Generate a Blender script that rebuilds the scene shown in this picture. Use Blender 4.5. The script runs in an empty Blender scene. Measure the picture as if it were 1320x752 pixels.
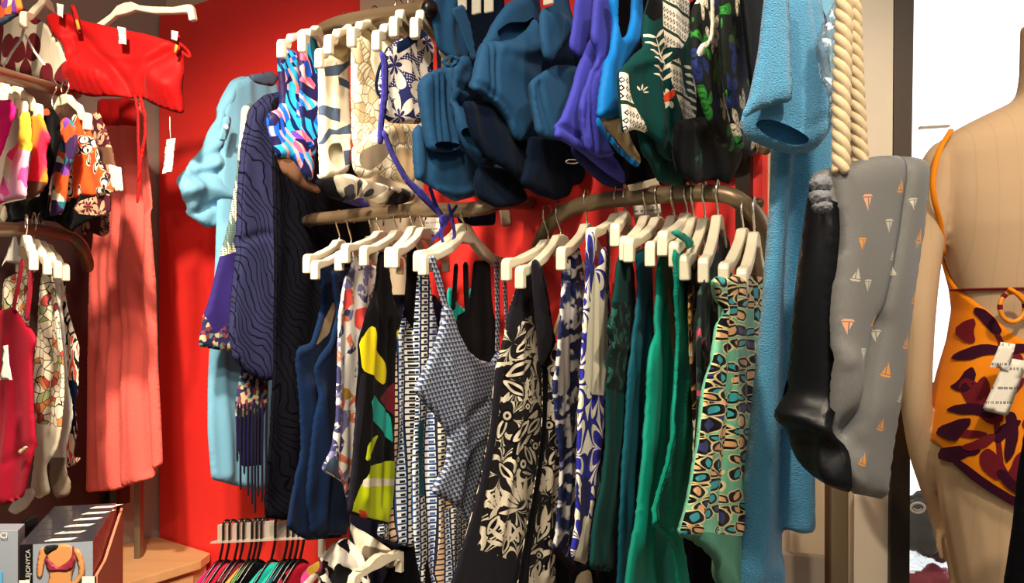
import bpy, bmesh, math, random
import numpy as np
from mathutils import Vector, geometry
random.seed(4)
SC = bpy.context.scene
COL = SC.collection
# ------------------------------------------------------------------ camera
F, CX, CY, CZ = 1050.0, 660.0, 376.0, 1.45
cam = bpy.data.cameras.new('camera'); co = bpy.data.objects.new('camera', cam); COL.objects.link(co)
co.location = (0, 0, CZ); co.rotation_euler = (math.pi/2, 0, 0)
cam.sensor_width = 36.0; cam.lens = 36.0*F/1320.0; cam.clip_start = 0.02
SC.camera = co
# ------------------------------------------------------------------ light
VS = SC.view_settings
VS.view_transform = 'Standard'; VS.look = 'None'; VS.gamma = 1.0; VS.use_curve_mapping = False
VS.exposure = 0.12
w = bpy.data.worlds.new('world'); SC.world = w; w.use_nodes = True
bg = w.node_tree.nodes['Background']
bg.inputs[0].default_value = (1.0, 0.90, 0.78, 1); bg.inputs[1].default_value = 0.30
def spot(loc, tgt, power, size=55, rad=0.05, col=(1, .84, .64), blend=.6):
    l = bpy.data.lights.new('ceiling_spot_light', 'SPOT'); l.energy = power; l.color = col
    l.spot_size = math.radians(size); l.spot_blend = blend; l.shadow_soft_size = rad
    o = bpy.data.objects.new('ceiling_spot_light', l); COL.objects.link(o); o.location = loc
    o.rotation_euler = (Vector(tgt)-Vector(loc)).to_track_quat('-Z', 'Y').to_euler()
def area(loc, tgt, power, sx, sy, col):
    l = bpy.data.lights.new('area_light', 'AREA'); l.energy = power; l.color = col
    l.shape = 'RECTANGLE'; l.size = sx; l.size_y = sy
    o = bpy.data.objects.new('area_light', l); COL.objects.link(o); o.location = loc
    o.rotation_euler = (Vector(tgt)-Vector(loc)).to_track_quat('-Z', 'Y').to_euler()
spot((-0.35, 0.25, 2.72), (-0.15, 1.75, 1.25), 120, 60)
spot((0.55, 0.0, 2.72), (0.45, 1.45, 1.20), 90, 58)
spot((-0.70, 0.75, 2.72), (-1.0, 2.7, 0.85), 310, 69, blend=.9)
spot((-0.55, 0.15, 2.72), (-1.1, 2.3, 1.35), 40, 42)
spot((-0.2, -0.5, 2.72), (-0.75, 2.2, 0.95), 90, 44)
spot((1.0, 0.3, 2.72), (0.85, 1.4, 1.35), 10, 55)
area((-0.1, -0.3, 2.70), (-0.1, 0.6, 1.2), 26, 2.2, 1.0, (1, .88, .74))
area((1.75, 2.05, 1.75), (0.75, 1.0, 1.2), 9, 1.0, 1.6, (.86, .94, 1.0))

# ------------------------------------------------------------------ pixel rays, wall frame, planes
C = np.array([0.0, 0.0, CZ])
YW = math.radians(35)
T2 = np.array([math.cos(YW), -math.sin(YW), 0.0])      # along the red wall, towards the right
N2 = np.array([-math.sin(YW), -math.cos(YW), 0.0])     # off the red wall, into the shop
A0 = np.array([-1.30, 3.0, 0.0])                       # the room corner
def ray(px, py): return np.array([(px-CX)/F, 1.0, -(py-CY)/F])
def D(px, py, d): return C + ray(px, py)*d
def W(px, py, o):
    r = ray(px, py); d = (o + A0[:2]@N2[:2]) / (r[:2]@N2[:2]); return C + r*d
def WP(s, o, z): return A0 + T2*s + N2*o + np.array([0, 0, z])
class Plane:
    def __init__(s, O, e):
        s.O = np.array(O, float); s.e = np.array([e[0], e[1], 0.0]); s.e /= np.linalg.norm(s.e)
        n = np.array([s.e[1], -s.e[0], 0.0])
        if n @ (C - s.O) < 0: n = -n; 
        s.n = n
    def P(s, px, py):
        r = ray(px, py); t = ((s.O - C) @ s.n)/(r @ s.n); return C + r*t
    def uv(s, pts):
        out = []
        for p in pts:
            q = s.P(*p); out.append(((q - s.O) @ s.e, q[2]))
        return np.array(out)
    def at(s, u, v, h=0.0):
        return s.O + s.e*u + s.n*h + np.array([0, 0, v - s.O[2]])
    def off(s, h): return Plane(s.O + s.n*h, s.e)
def rot(e, deg):
    a = math.radians(deg); return np.array([e[0]*math.cos(a)-e[1]*math.sin(a), e[0]*math.sin(a)+e[1]*math.cos(a), 0])
def PS(px, py, o=.28, yaw=0): return Plane(W(px, py, o), rot(-N2, yaw))
def PO(px, py, o, yaw=0): return Plane(W(px, py, o), rot(T2, yaw))
def PF(px, py, d, yaw=0): return Plane(D(px, py, d), rot(np.array([1.0, 0, 0]), yaw))

# ------------------------------------------------------------------ objects
def tag(o, label, cat, group=None):
    o['label'] = label; o['category'] = cat
    if group: o['group'] = group
    return o
def link(name, verts, faces, mats, parent=None, mi=None, uvs=None, hem=None, smooth=True, kind=None, loc=None):
    V = np.asarray(verts, float)
    if parent is not None: base = np.array(parent['_o'])
    else:
        base = np.array(loc) if loc is not None else np.array([(V[:,0].min()+V[:,0].max())/2, (V[:,1].min()+V[:,1].max())/2, V[:,2].min()])
    me = bpy.data.meshes.new(name)
    me.from_pydata((V - base).tolist(), [], [list(map(int, f)) for f in faces])
    if not isinstance(mats, (list, tuple)): mats = [mats]
    for m in mats: me.materials.append(m)
    if mi is not None: me.polygons.foreach_set('material_index', np.asarray(mi, np.int32))
    if uvs is not None:
        l = me.uv_layers.new(name='UVMap'); idx = np.zeros(len(me.loops), np.int32); me.loops.foreach_get('vertex_index', idx)
        l.data.foreach_set('uv', np.asarray(uvs, np.float32)[idx].ravel())
    if hem is not None:
        l = me.uv_layers.new(name='hem'); idx = np.zeros(len(me.loops), np.int32); me.loops.foreach_get('vertex_index', idx)
        l.data.foreach_set('uv', np.stack([hem, hem], 1).astype(np.float32)[idx].ravel()); me.uv_layers.active_index = 0
    if smooth: me.polygons.foreach_set('use_smooth', np.ones(len(me.polygons), bool))
    me.update()
    o = bpy.data.objects.new(name, me); COL.objects.link(o); 
    o['_o'] = [float(x) for x in base]
    if parent is not None: o.parent = parent
    else: o.location = base
    if kind: o['kind'] = kind
    return o
def empty(name, loc):
    o = bpy.data.objects.new(name, None); COL.objects.link(o); o.location = loc; o['_o'] = [float(x) for x in loc]
    return o
def cat(*parts):
    V, Fc = [], []
    for v, f in parts:
        k = len(V); V += [tuple(x) for x in v]; Fc += [[i+k for i in q] for q in f]
    return V, Fc
def tube(pts, r, n=8, cap=True, sq=1.0):
    P = [np.array(p, float) for p in pts]; R = r if hasattr(r, '__len__') else [r]*len(P)
    V, Fc = [], []
    t0 = P[1]-P[0]; t0 = t0/np.linalg.norm(t0)
    a = np.array([0, 0, 1.0]) if abs(t0[2]) < .9 else np.array([1.0, 0, 0])
    x = np.cross(a, t0); x /= np.linalg.norm(x)
    for i, p in enumerate(P):
        t = (P[min(i+1, len(P)-1)] - P[max(i-1, 0)]); t = t/(np.linalg.norm(t)+1e-12)
        x = x - t*(x@t); x /= np.linalg.norm(x); y = np.cross(t, x)
        for k in range(n):
            b = 2*math.pi*k/n; V.append(p + x*math.cos(b)*R[i] + y*math.sin(b)*R[i]*sq)
    for i in range(len(P)-1):
        for k in range(n):
            Fc.append([i*n+k, i*n+(k+1) % n, (i+1)*n+(k+1) % n, (i+1)*n+k])
    if cap: Fc.append(list(range(n))[::-1]); Fc.append([(len(P)-1)*n+k for k in range(n)])
    return V, Fc
def spline(pts, n=8):
    P = [np.array(p, float) for p in pts]; P = [2*P[0]-P[1]] + P + [2*P[-1]-P[-2]]; out = []
    for i in range(1, len(P)-2):
        for k in range(n):
            t = k/n; a, b, c, d = P[i-1:i+3]
            out.append(.5*((2*b)+(-a+c)*t+(2*a-5*b+4*c-d)*t*t+(-a+3*b-3*c+d)*t**3))
    out.append(P[-2]); return out
def box(o, ex, ey, ez):
    o, ex, ey, ez = map(lambda q: np.array(q, float), (o, ex, ey, ez))
    V = [o, o+ex, o+ex+ey, o+ey, o+ez, o+ex+ez, o+ex+ey+ez, o+ey+ez]
    Fc = [[0,3,2,1],[4,5,6,7],[0,1,5,4],[1,2,6,5],[2,3,7,6],[3,0,4,7]]
    if np.cross(ex, ey)@ez < 0: Fc = [f[::-1] for f in Fc]
    return V, Fc
def bevelled(V, Fc, w, seg=2):
    bm = bmesh.new(); vs = [bm.verts.new(v) for v in V]
    for f in Fc: bm.faces.new([vs[i] for i in f])
    bmesh.ops.recalc_face_normals(bm, faces=bm.faces)
    bmesh.ops.bevel(bm, geom=[e for e in bm.edges if e.calc_face_angle(0) > .5], offset=w, segments=seg, profile=.6, affect='EDGES', clamp_overlap=True)
    bm.verts.index_update(); V2 = [tuple(v.co) for v in bm.verts]; F2 = [[v.index for v in f.verts] for f in bm.faces]; bm.free()
    return V2, F2

# ------------------------------------------------------------------ cloth
def chaikin(P, k=2, closed=True, rad=.007):
    for _ in range(k):
        Q = []
        n = len(P)
        for i in range(n if closed else n-1):
            a, b = P[i], P[(i+1) % n]; L = np.linalg.norm(b-a)+1e-9; t = min(.25, rad/L); Q += [a+(b-a)*t, b+(a-b)*t]
        if not closed: Q = [P[0]] + Q + [P[-1]]
        P = np.array(Q); rad *= .5
    return P
def resample(P, res, closed=True):
    out = []; n = len(P)
    for i in range(n if closed else n-1):
        a, b = P[i], P[(i+1) % n]; k = max(1, int(round(np.linalg.norm(b-a)/res)))
        for j in range(k): out.append(a+(b-a)*j/k)
    out = np.array(out); keep = [0]
    for i in range(1, len(out)):
        if np.linalg.norm(out[i]-out[keep[-1]]) > res*.25: keep.append(i)
    return out[keep]
def inside(Q, P):
    x, y = Q[:,0], Q[:,1]; r = np.zeros(len(Q), bool); j = len(P)-1
    for i in range(len(P)):
        c = ((P[i,1] > y) != (P[j,1] > y))
        with np.errstate(divide='ignore', invalid='ignore'):
            xx = (P[j,0]-P[i,0])*(y-P[i,1])/(P[j,1]-P[i,1]+1e-15)+P[i,0]
        r ^= c & (x < xx); j = i
    return r
def seg_dist(Q, P, closed=True):
    d = np.full(len(Q), 1e9); n = len(P)
    for i in range(n if closed else n-1):
        a, b = P[i], P[(i+1) % n]; ab = b-a; L = ab@ab+1e-15
        t = np.clip(((Q-a)@ab)/L, 0, 1); d = np.minimum(d, np.hypot(*(Q-a-t[:,None]*ab).T))
    return d
def vnoise(x, y, seed=0):
    xi = np.floor(x).astype(np.int64); yi = np.floor(y).astype(np.int64); fx, fy = x-xi, y-yi
    fx = fx*fx*(3-2*fx); fy = fy*fy*(3-2*fy)
    def h(a, b):
        v = (a*374761393 + b*668265263 + seed*982451653) & 0x7fffffff
        v = ((v ^ (v >> 13))*1274126177) & 0x7fffffff
        return ((v ^ (v >> 16)) & 0xffff)/32767.5-1
    return (h(xi,yi)*(1-fx)+h(xi+1,yi)*fx)*(1-fy)+(h(xi,yi+1)*(1-fx)+h(xi+1,yi+1)*fx)*fy
SEED = [0]
def cloth(name, mats, pl, outline, T=.008, res=.009, decals=(), holes=(), folds=(), auto=(.006, 22, 2.5), rim=.03, smooth=2,
          parent=None, curl=0.0, back=None, uvoff=None, dsm=1, loc=None):
    """a two-layer piece of cloth hanging in the plane pl, its outline given where the photograph shows it"""
    SEED[0] += 1; seed = SEED[0]
    B = pl.uv(outline)
    if smooth: B = chaikin(B, smooth)
    w_, h_ = np.ptp(B[:,0]), np.ptp(B[:,1])
    res = max(min(res, min(w_, h_)/5), math.sqrt(w_*h_/9000))
    B = resample(B, res)
    lo, hi = B.min(0), B.max(0)
    gy = np.arange(lo[1], hi[1], res*.87); pts = []
    rs = np.random.RandomState(seed)
    for i, y in enumerate(gy):
        gx = np.arange(lo[0]+(i % 2)*res/2, hi[0], res); pts.append(np.stack([gx, np.full(len(gx), y)], 1))
    G = np.concatenate(pts); G = G+rs.uniform(-.12, .12, G.shape)*res
    G = G[inside(G, B)]; G = G[seg_dist(G, B) > res*.55] if len(G) else G
    V = [tuple(p) for p in B]; E = [(i, (i+1) % len(B)) for i in range(len(B))]
    dz = []
    for pp, mi in decals:
        q = pl.uv(pp)
        if dsm: q = chaikin(q, dsm)
        q = resample(q, res); k = len(V); V += [tuple(p) for p in q]; E += [(k+i, k+(i+1) % len(q)) for i in range(len(q))]; dz.append((q, mi))
    hz = []
    for pp in holes:
        q = resample(chaikin(pl.uv(pp), 2), res); k = len(V); V += [tuple(p) for p in q]; E += [(k+i, k+(i+1) % len(q)) for i in range(len(q))]; hz.append(q)
    V += [tuple(p) for p in G]
    r = geometry.delaunay_2d_cdt([Vector(v) for v in V], E, [], 0, 1e-7)
    U = np.array([(v.x, v.y) for v in r[0]]); Tr = np.array([f[:3] for f in r[2]])
    cen = U[Tr].mean(1); keep = inside(cen, B)
    ar = (U[Tr[:,1],0]-U[Tr[:,0],0])*(U[Tr[:,2],1]-U[Tr[:,0],1])-(U[Tr[:,2],0]-U[Tr[:,0],0])*(U[Tr[:,1],1]-U[Tr[:,0],1])
    keep &= np.abs(ar) > 1e-12
    Tr = Tr[keep]; cen = cen[keep]; ar = ar[keep]
    Tr[ar < 0] = Tr[ar < 0][:, ::-1]
    used = np.unique(Tr); mp = -np.ones(len(U), int); mp[used] = np.arange(len(used)); U = U[used]; Tr = mp[Tr]
    cc = pl.O + pl.e*((lo[0]+hi[0])/2) - C; vc = max(.35, abs(pl.n @ (cc/np.linalg.norm(cc))))
    d = seg_dist(U, B); edge = d < 1e-5
    T = T*(.16+.3*vc); R = min(rim*.36, max(d.max(), 1e-4)); q = np.clip(d/R, 0, 1)
    h = T*np.sqrt(np.clip(1-(1-q)**2, 0, 1))
    amp, fu, fv = auto; amp *= vc
    uu, vv = U[:,0]+seed*3.7, U[:,1]+seed*1.3
    f = amp*(vnoise(uu*fu+.6*vnoise(uu*4, vv*4, seed+5), vv*fv, seed)+.45*vnoise(uu*fu*2.1, vv*fv*2.3, seed+1)+.5*vnoise(uu*5, vv*5, seed+2))
    f = f+amp*.55*(.35-np.abs(vnoise(uu*fu*1.3+vv*3, vv*fv*1.6-uu*2, seed+7)))*1.3
    f *= (.5+.5*np.clip(d/.02, 0, 1))
    for pts, a, wd in folds:
        q = chaikin(pl.uv(pts), 2, False, .03); dd = seg_dist(U, q, False); f = f+a*(.15+.85*vc)*np.exp(-(dd/wd)**2)
    uc = (lo[0]+hi[0])/2; wd = (hi[0]-lo[0])/2+1e-6
    f = f-curl*((U[:,0]-uc)/wd)**2
    base = pl.O[None,:]+U[:,:1]*pl.e[None,:]; base[:,2] = U[:,1]
    Pf = base+pl.n[None,:]*(h+f)[:,None]; Pb = base+pl.n[None,:]*(f*.95-h*.8-.0012)[:,None]
    Pb[edge] = Pf[edge]
    n = len(U); bi = np.arange(n)+n; bi[edge] = np.arange(n)[edge]
    # orientation: plane (e, z) seen along -n
    flip = np.cross(pl.e, [0, 0, 1.0])@pl.n < 0
    mi = np.zeros(len(Tr), int)
    for q, m in dz: mi[inside(cen, q)] = m
    hole = np.zeros(len(Tr), bool)
    for q in hz: hole |= inside(cen, q)
    front = Tr[~hole]; fm = mi[~hole]; bk = bi[Tr]
    if not flip: bk = bk[:, ::-1]
    else: front = front[:, ::-1]
    ok = (bk[:,0] != bk[:,1]) & (bk[:,1] != bk[:,2]) & (bk[:,0] != bk[:,2])
    allb = edge[Tr].all(1); ok &= ~allb; bk = bk[ok]
    V = np.concatenate([Pf, Pb])
    bm_ = np.full(len(bk), 0 if back is None else back)
    off = np.array(uvoff if uvoff is not None else rs.uniform(0, 3, 2))
    uv = np.concatenate([U, U])+off
    FF = np.concatenate([front, bk]); us = np.unique(FF); m2 = -np.ones(len(V), int); m2[us] = np.arange(len(us))
    return link(name, V[us], m2[FF].tolist(), mats, parent, np.concatenate([fm, bm_]), uv[us], np.concatenate([d, d])[us], loc=loc)
def ribbon(pts, wd):
    """outline of a strap along pts (pixels), wd pixels wide"""
    P = [np.array(p, float) for p in pts]; L, R = [], []
    ws = wd if hasattr(wd, '__len__') else [wd]*len(P)
    for i, p in enumerate(P):
        t = P[min(i+1, len(P)-1)]-P[max(i-1, 0)]; t /= np.linalg.norm(t); n = np.array([-t[1], t[0]])*ws[i]/2
        L.append(tuple(p+n)); R.append(tuple(p-n))
    return L+R[::-1]
def strap(parent, mat, pl, pts, wd, name='strap', T=.0025):
    return cloth(name, [mat], pl, ribbon(pts, wd), T=T, res=.006, auto=(.0008, 20, 5), rim=.004, smooth=1, parent=parent)

# ------------------------------------------------------------------ printed motifs, traced on the cloth
def lens(p0, p1, wd, n=7):
    p0, p1 = np.array(p0, float), np.array(p1, float); t = p1-p0; nn = np.array([-t[1], t[0]])/np.linalg.norm(t)
    a = [tuple(p0+t*k/n+nn*wd/2*math.sin(math.pi*k/n)**.8) for k in range(n+1)]; b = [tuple(p0+t*k/n-nn*wd/2*math.sin(math.pi*k/n)**.8) for k in range(n-1, 0, -1)]
    return a+b
def leaf_print(p0, p1, wd, c, b, slit=.45):
    p0, p1 = np.array(p0, float), np.array(p1, float)
    return [(lens(p0-(p1-p0)*.1, p1+(p1-p0)*.1, wd*1.35), b), (lens(p0, p1, wd), c), (lens(p0+(p1-p0)*.16, p1-(p1-p0)*.16, wd*slit), b)]
def ring_print(p, r, c, b):
    q = [(p[0]+r*.8*math.cos(a), p[1]+r*math.sin(a)) for a in np.linspace(0, 6.283, 11)[:-1]]; w = [(p[0]+r*.36*math.cos(a), p[1]+r*.45*math.sin(a)) for a in np.linspace(0, 6.283, 9)[:-1]]
    z = [(p[0]+r*1.25*math.cos(a), p[1]+r*1.5*math.sin(a)) for a in np.linspace(0, 6.283, 11)[:-1]]; return [(z, b), (q, c), (w, b)]
def spray_print(p, ang, spread, n, L, wd, c):
    out = []
    for i in range(n):
        a = math.radians(ang+spread*(i/(n-1)-.5)); l = L*(1-.35*abs(i/(n-1)-.5)); q = np.array([math.cos(a)*.8, -math.sin(a)])
        out.append((lens(np.array(p)+q*L*.18, np.array(p)+q*l, wd), c))
    return out
def bloom_print(p, L, rot_, n, o, fills, rim_):
    out = []
    for i in range(n):
        a = rot_+2*math.pi*i/n; q = np.array([math.cos(a)*.72, math.sin(a)]); p_ = np.array(p, float); l = L*(1 if i % 2 == 0 else .8)
        out += [(lens(p_+q*l*.06, p_+q*l*1.08, l*.66), rim_), (lens(p_+q*l*.10, p_+q*l*1.0, l*.54), o), (lens(p_+q*l*.26, p_+q*l*.88, l*.27), fills[i % len(fills)])]
    return out
# ------------------------------------------------------------------ procedural materials
def lin(h):
    h = h.lstrip('#'); v = [int(h[i:i+2], 16)/255 for i in (0, 2, 4)]
    return tuple(c/12.92 if c <= .04045 else ((c+.055)/1.055)**2.4 for c in v)+(1,)
class G:
    """a small arithmetic layer over shader nodes"""
    def __init__(s, name):
        s.mat = bpy.data.materials.new(name); s.mat.use_nodes = True; s.nt = s.mat.node_tree
        s.b = s.nt.nodes['Principled BSDF']; s.tc = None
    def node(s, t): return s.nt.nodes.new(t)
    def wire(s, a, b):
        if isinstance(a, K): s.nt.links.new(a.k, b)
        elif isinstance(a, (tuple, list)): b.default_value = a
        else: b.default_value = a
    def math(s, op, *a):
        n = s.node('ShaderNodeMath'); n.operation = op
        for i, x in enumerate(a): s.wire(x, n.inputs[i])
        return K(s, n.outputs[0])
    def coord(s, which='UV'):
        if s.tc is None: s.tc = s.node('ShaderNodeTexCoord')
        return K(s, s.tc.outputs[which])
    def uv(s):
        n = s.node('ShaderNodeSeparateXYZ'); s.wire(s.coord(), n.inputs[0]); return K(s, n.outputs[0]), K(s, n.outputs[1])
    def xyz(s, v):
        n = s.node('ShaderNodeSeparateXYZ'); s.wire(v, n.inputs[0]); return [K(s, o) for o in n.outputs]
    def vec(s, x, y, z=0.0):
        n = s.node('ShaderNodeCombineXYZ'); s.wire(x, n.inputs[0]); s.wire(y, n.inputs[1]); s.wire(z, n.inputs[2]); return K(s, n.outputs[0])
    def noise(s, v, scale, detail=2, dist=0.0, out=0):
        n = s.node('ShaderNodeTexNoise'); s.wire(v, n.inputs['Vector']); n.inputs['Scale'].default_value = scale
        n.inputs['Detail'].default_value = detail; n.inputs['Distortion'].default_value = dist; return K(s, n.outputs[out])
    def vor(s, v, scale, rand=1.0, feature='F1'):
        n = s.node('ShaderNodeTexVoronoi'); n.voronoi_dimensions = '2D'; n.feature = feature; s.wire(v, n.inputs['Vector']); n.inputs['Scale'].default_value = scale
        n.inputs['Randomness'].default_value = rand
        if feature == 'DISTANCE_TO_EDGE': return K(s, n.outputs[0])
        return K(s, n.outputs['Distance']), K(s, n.outputs['Color']), K(s, n.outputs['Position'])
    def mix(s, f, a, b):
        n = s.node('ShaderNodeMix'); n.data_type = 'RGBA'; s.wire(f, n.inputs[0]); s.wire(a, n.inputs[6]); s.wire(b, n.inputs[7]); return K(s, n.outputs[2])
    def step(s, x, lo, hi):
        n = s.node('ShaderNodeMapRange'); n.interpolation_type = 'SMOOTHSTEP'; s.wire(x, n.inputs[0]); n.inputs[1].default_value = lo; n.inputs[2].default_value = hi; return K(s, n.outputs[0])
    def ramp(s, f, stops):
        n = s.node('ShaderNodeValToRGB'); n.color_ramp.interpolation = 'CONSTANT'; e = n.color_ramp.elements
        e[0].position, e[0].color = stops[0][0], lin(stops[0][1]); e[1].position, e[1].color = stops[1][0], lin(stops[1][1])
        for p, c in stops[2:]: q = e.new(p); q.color = lin(c)
        s.wire(f, n.inputs[0]); return K(s, n.outputs[0])
    def warp(s, v, scale, amt):
        n = s.node('ShaderNodeVectorMath'); n.operation = 'SUBTRACT'; s.wire(s.noise(v, scale, 1, 0, 1), n.inputs[0]); n.inputs[1].default_value = (.5, .5, .5)
        m = s.node('ShaderNodeVectorMath'); m.operation = 'SCALE'; s.wire(K(s, n.outputs[0]), m.inputs[0]); m.inputs['Scale'].default_value = amt
        a = s.node('ShaderNodeVectorMath'); a.operation = 'ADD'; s.wire(v, a.inputs[0]); s.wire(K(s, m.outputs[0]), a.inputs[1]); return K(s, a.outputs[0])
    def flower(s, v, scale, n=5, R=.5, rand=.8, pw=1.0):
        """petals round scattered centres: (distance in petal lengths, per-flower random, raw radius)"""
        x, y, _ = s.xyz(v); sv = s.vec(x*scale, y*scale)
        d, c, p = s.vor(sv, 1.0, rand)
        sub = s.node('ShaderNodeVectorMath'); sub.operation = 'SUBTRACT'; s.wire(sv, sub.inputs[0]); s.wire(p, sub.inputs[1])
        lx, ly, _ = s.xyz(K(s, sub.outputs[0])); r1 = s.xyz(c)
        a = s.math('ARCTAN2', ly, lx) + r1[0]*6.28
        pet = s.math('POWER', s.math('ABSOLUTE', s.math('COSINE', a*(n/2))), pw)*R + .02
        return d/pet, r1, d
    def finish(s, col, rough=.8, weave=900, bump=.12, sheen=.03, spec=.15, extra=None, bd=.002, hem=2.0):
        s.wire(col, s.b.inputs['Base Color']); s.b.inputs['Roughness'].default_value = rough
        s.b.inputs['Specular IOR Level'].default_value = spec; s.b.inputs['Sheen Weight'].default_value = sheen
        if bump:
            h = s.noise(s.coord(), weave, 1)
            if extra is not None: h = h*.3+extra
            hm = s.node('ShaderNodeUVMap'); hm.uv_map = 'hem'; hd = s.xyz(K(s, hm.outputs[0]))[0]
            h = h + s.step(hd, .0085, .0065)*hem
            n = s.node('ShaderNodeBump'); n.inputs['Strength'].default_value = bump; n.inputs['Distance'].default_value = bd
            s.wire(h, n.inputs['Height']); s.nt.links.new(n.outputs[0], s.b.inputs['Normal'])
        return s.mat
class K:
    def __init__(s, g, k): s.g, s.k = g, k
    def __add__(s, o): return s.g.math('ADD', s, o)
    __radd__ = __add__
    def __mul__(s, o): return s.g.math('MULTIPLY', s, o)
    __rmul__ = __mul__
    def __sub__(s, o): return s.g.math('SUBTRACT', s, o)
    def __rsub__(s, o): return s.g.math('SUBTRACT', o, s)
    def __truediv__(s, o): return s.g.math('DIVIDE', s, o)
    def fract(s): return s.g.math('FRACT', s)
    def floor(s): return s.g.math('FLOOR', s)
    def lt(s, o): return s.g.math('LESS_THAN', s, o)
    def gt(s, o): return s.g.math('GREATER_THAN', s, o)
    def sin(s): return s.g.math('SINE', s)
    def abs(s): return s.g.math('ABSOLUTE', s)
M = {}
def plain(name, c, rough=.8, **k):
    g = G(name); v = g.coord(); n = g.noise(v, 6, 2)
    c = lin(c); d = tuple(x*.82 for x in c[:3])+(1,)
    k.setdefault('spec', .15 if sum(c[:3]) > .12 else .04)
    M[name] = g.finish(g.mix(n, d, c), rough, **k); return M[name]
def hard(name, c, rough=.4, metal=0.0, spec=.5, **k):
    g = G(name); c = lin(c); n = g.noise(g.coord('Object'), 14, 3)
    g.wire(g.mix(n, tuple(x*.9 for x in c[:3])+(1,), c), g.b.inputs['Base Color'])
    g.b.inputs['Roughness'].default_value = rough; g.b.inputs['Metallic'].default_value = metal; g.b.inputs['Specular IOR Level'].default_value = spec
    for a, b in k.items(): g.b.inputs[a].default_value = b
    M[name] = g.mat; return g.mat
# plain cloths
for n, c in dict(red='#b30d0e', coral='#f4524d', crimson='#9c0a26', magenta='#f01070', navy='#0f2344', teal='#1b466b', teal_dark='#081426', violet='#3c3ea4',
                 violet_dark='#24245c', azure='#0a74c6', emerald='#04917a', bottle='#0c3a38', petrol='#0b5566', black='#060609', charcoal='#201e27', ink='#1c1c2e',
                 cream='#efe6cc', beige='#c9ab84', taupe='#8a7a66', brownlining='#6b4a36', white='#f4efe4', sage='#3f7f66', yellow='#f6e313', lime='#c9dc12',
                 turq='#1fb0a2', maroon='#6d1420', orange='#f08a10', plum='#3a1226', hotorange='#f24a2a', violetstrap='#3f3a9a', palegreen='#2f5a44', greyblue='#4b5b74', pinkred='#e02545', gold='#c99a3a', green='#4a7f3a', mint='#68b08e', tan='#d9a46e', bluedeep='#262c5c', aqua='#2f9ba0', rimgold='#d8c68c', printcream='#ece0c6', printblack='#0d0c12').items():
    plain(n, c, .72 if n not in ('red', 'emerald', 'azure') else .6)
def crinkle(name, c, sx=260, sy=40, bump=.5):
    g = G(name); u, v = g.uv(); h = g.noise(g.vec(u*sx, v*sy), 1.0, 3); n = g.noise(g.coord(), 5)
    c = lin(c); M[name] = g.finish(g.mix(n, tuple(x*.85 for x in c[:3])+(1,), c), .8, bump=bump, extra=h, bd=.004)
crinkle('coral_crinkle', '#fd6f64', 110, 330, .5)
crinkle('emerald_crinkle', '#0a9a82', 90, 230, .6)
crinkle('linen_blue', '#78b2d0', 500, 500, .2)
def towel():
    g = G('towelling'); v = g.coord(); a = g.noise(v, 420, 2); b = g.noise(v, 12, 3); h = g.noise(v, 700, 2)
    c = g.mix(a, lin('#3a7fab'), lin('#5da6ce')); c = g.mix(b*.5, c, lin('#4a9ac6'))
    M['towelling'] = g.finish(c, .95, bump=.8, sheen=.4, extra=a*1.2+h*.6, bd=.004, hem=0.0)
towel()
# prints
def P(name, fn, rough=.75, **k):
    g = G(name); v = g.coord(); u, w_ = g.uv(); M[name] = g.finish(fn(g, v, u, w_), rough, **k)
cr, bk = lin('#efe4c8'), lin('#0d0c12')
def f_leafbw(g, v, u, w_):
    q = g.warp(g.vec(u*.62, w_), 8, .05)
    f, r, d = g.flower(q, 12, 4, .56, .85, .75)
    k = r[1].gt(.3)
    band = f.gt(.74)*f.lt(1.04)+f.gt(1.5)*f.lt(1.75)*k+f.gt(2.15)*f.lt(2.4)*k
    f2, r2, d2 = g.flower(q, 25, 2, .6, 1, 1)
    ring = d2.gt(.17)*d2.lt(.32)
    far = f.gt(2.5)
    c = g.mix(band, bk, cr); c = g.mix(far*ring, c, cr)
    dots = (g.vor(v, 300, .2)[0]).lt(.22)
    return g.mix(dots*.5, c, lin('#4a4038'))
P('leaf_black', f_leafbw)
def f_geo(g, v, u, w_):
    s = 105; a = (u*66+(w_*s).floor()*.5).fract(); b = (w_*s).fract()
    c = g.mix((a+b).lt(.9), lin('#3c4e74'), lin('#c9cfd6')); c = g.mix((a.gt(.62)*b.gt(.45)), c, lin('#14151f')); 
    return g.mix(g.noise(v, 9)*.5, c, lin('#5a6b8e'))
P('geo_blue', f_geo)
def f_checks(g, v, u, w_, s=48, alt=0):
    k = (u*s*.75).floor(); a = (u*s*.75).fract(); b = (w_*s*1.35+(k*.5).fract()).fract()
    t = ((k*.2).fract()+.02)
    base = g.ramp(t, [(0, '#11121c'), (.2, '#16254a'), (.4, '#2a2a34'), (.6, '#11121c'), (.8, '#2a4a7c')])
    sq = g.ramp(t, [(0, '#e8e6e0'), (.2, '#e8eaf0'), (.4, '#f1eadc'), (.6, '#c9a888'), (.8, '#e4e6ea')])
    inn = g.ramp(t, [(0, '#15161e'), (.2, '#3a6ab0'), (.4, '#15161e'), (.6, '#c9a888'), (.8, '#11121c')])
    m1 = a.gt(.12)*a.lt(.9)*b.gt(.14)*b.lt(.86); m2 = a.gt(.42)*a.lt(.82)*b.gt(.2)*b.lt(.6)
    return g.mix(m2, g.mix(m1, base, sq), inn)
P('checks', f_checks); P('checks_small', lambda g, v, u, w_: f_checks(g, v, u, w_, 58))
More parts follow.
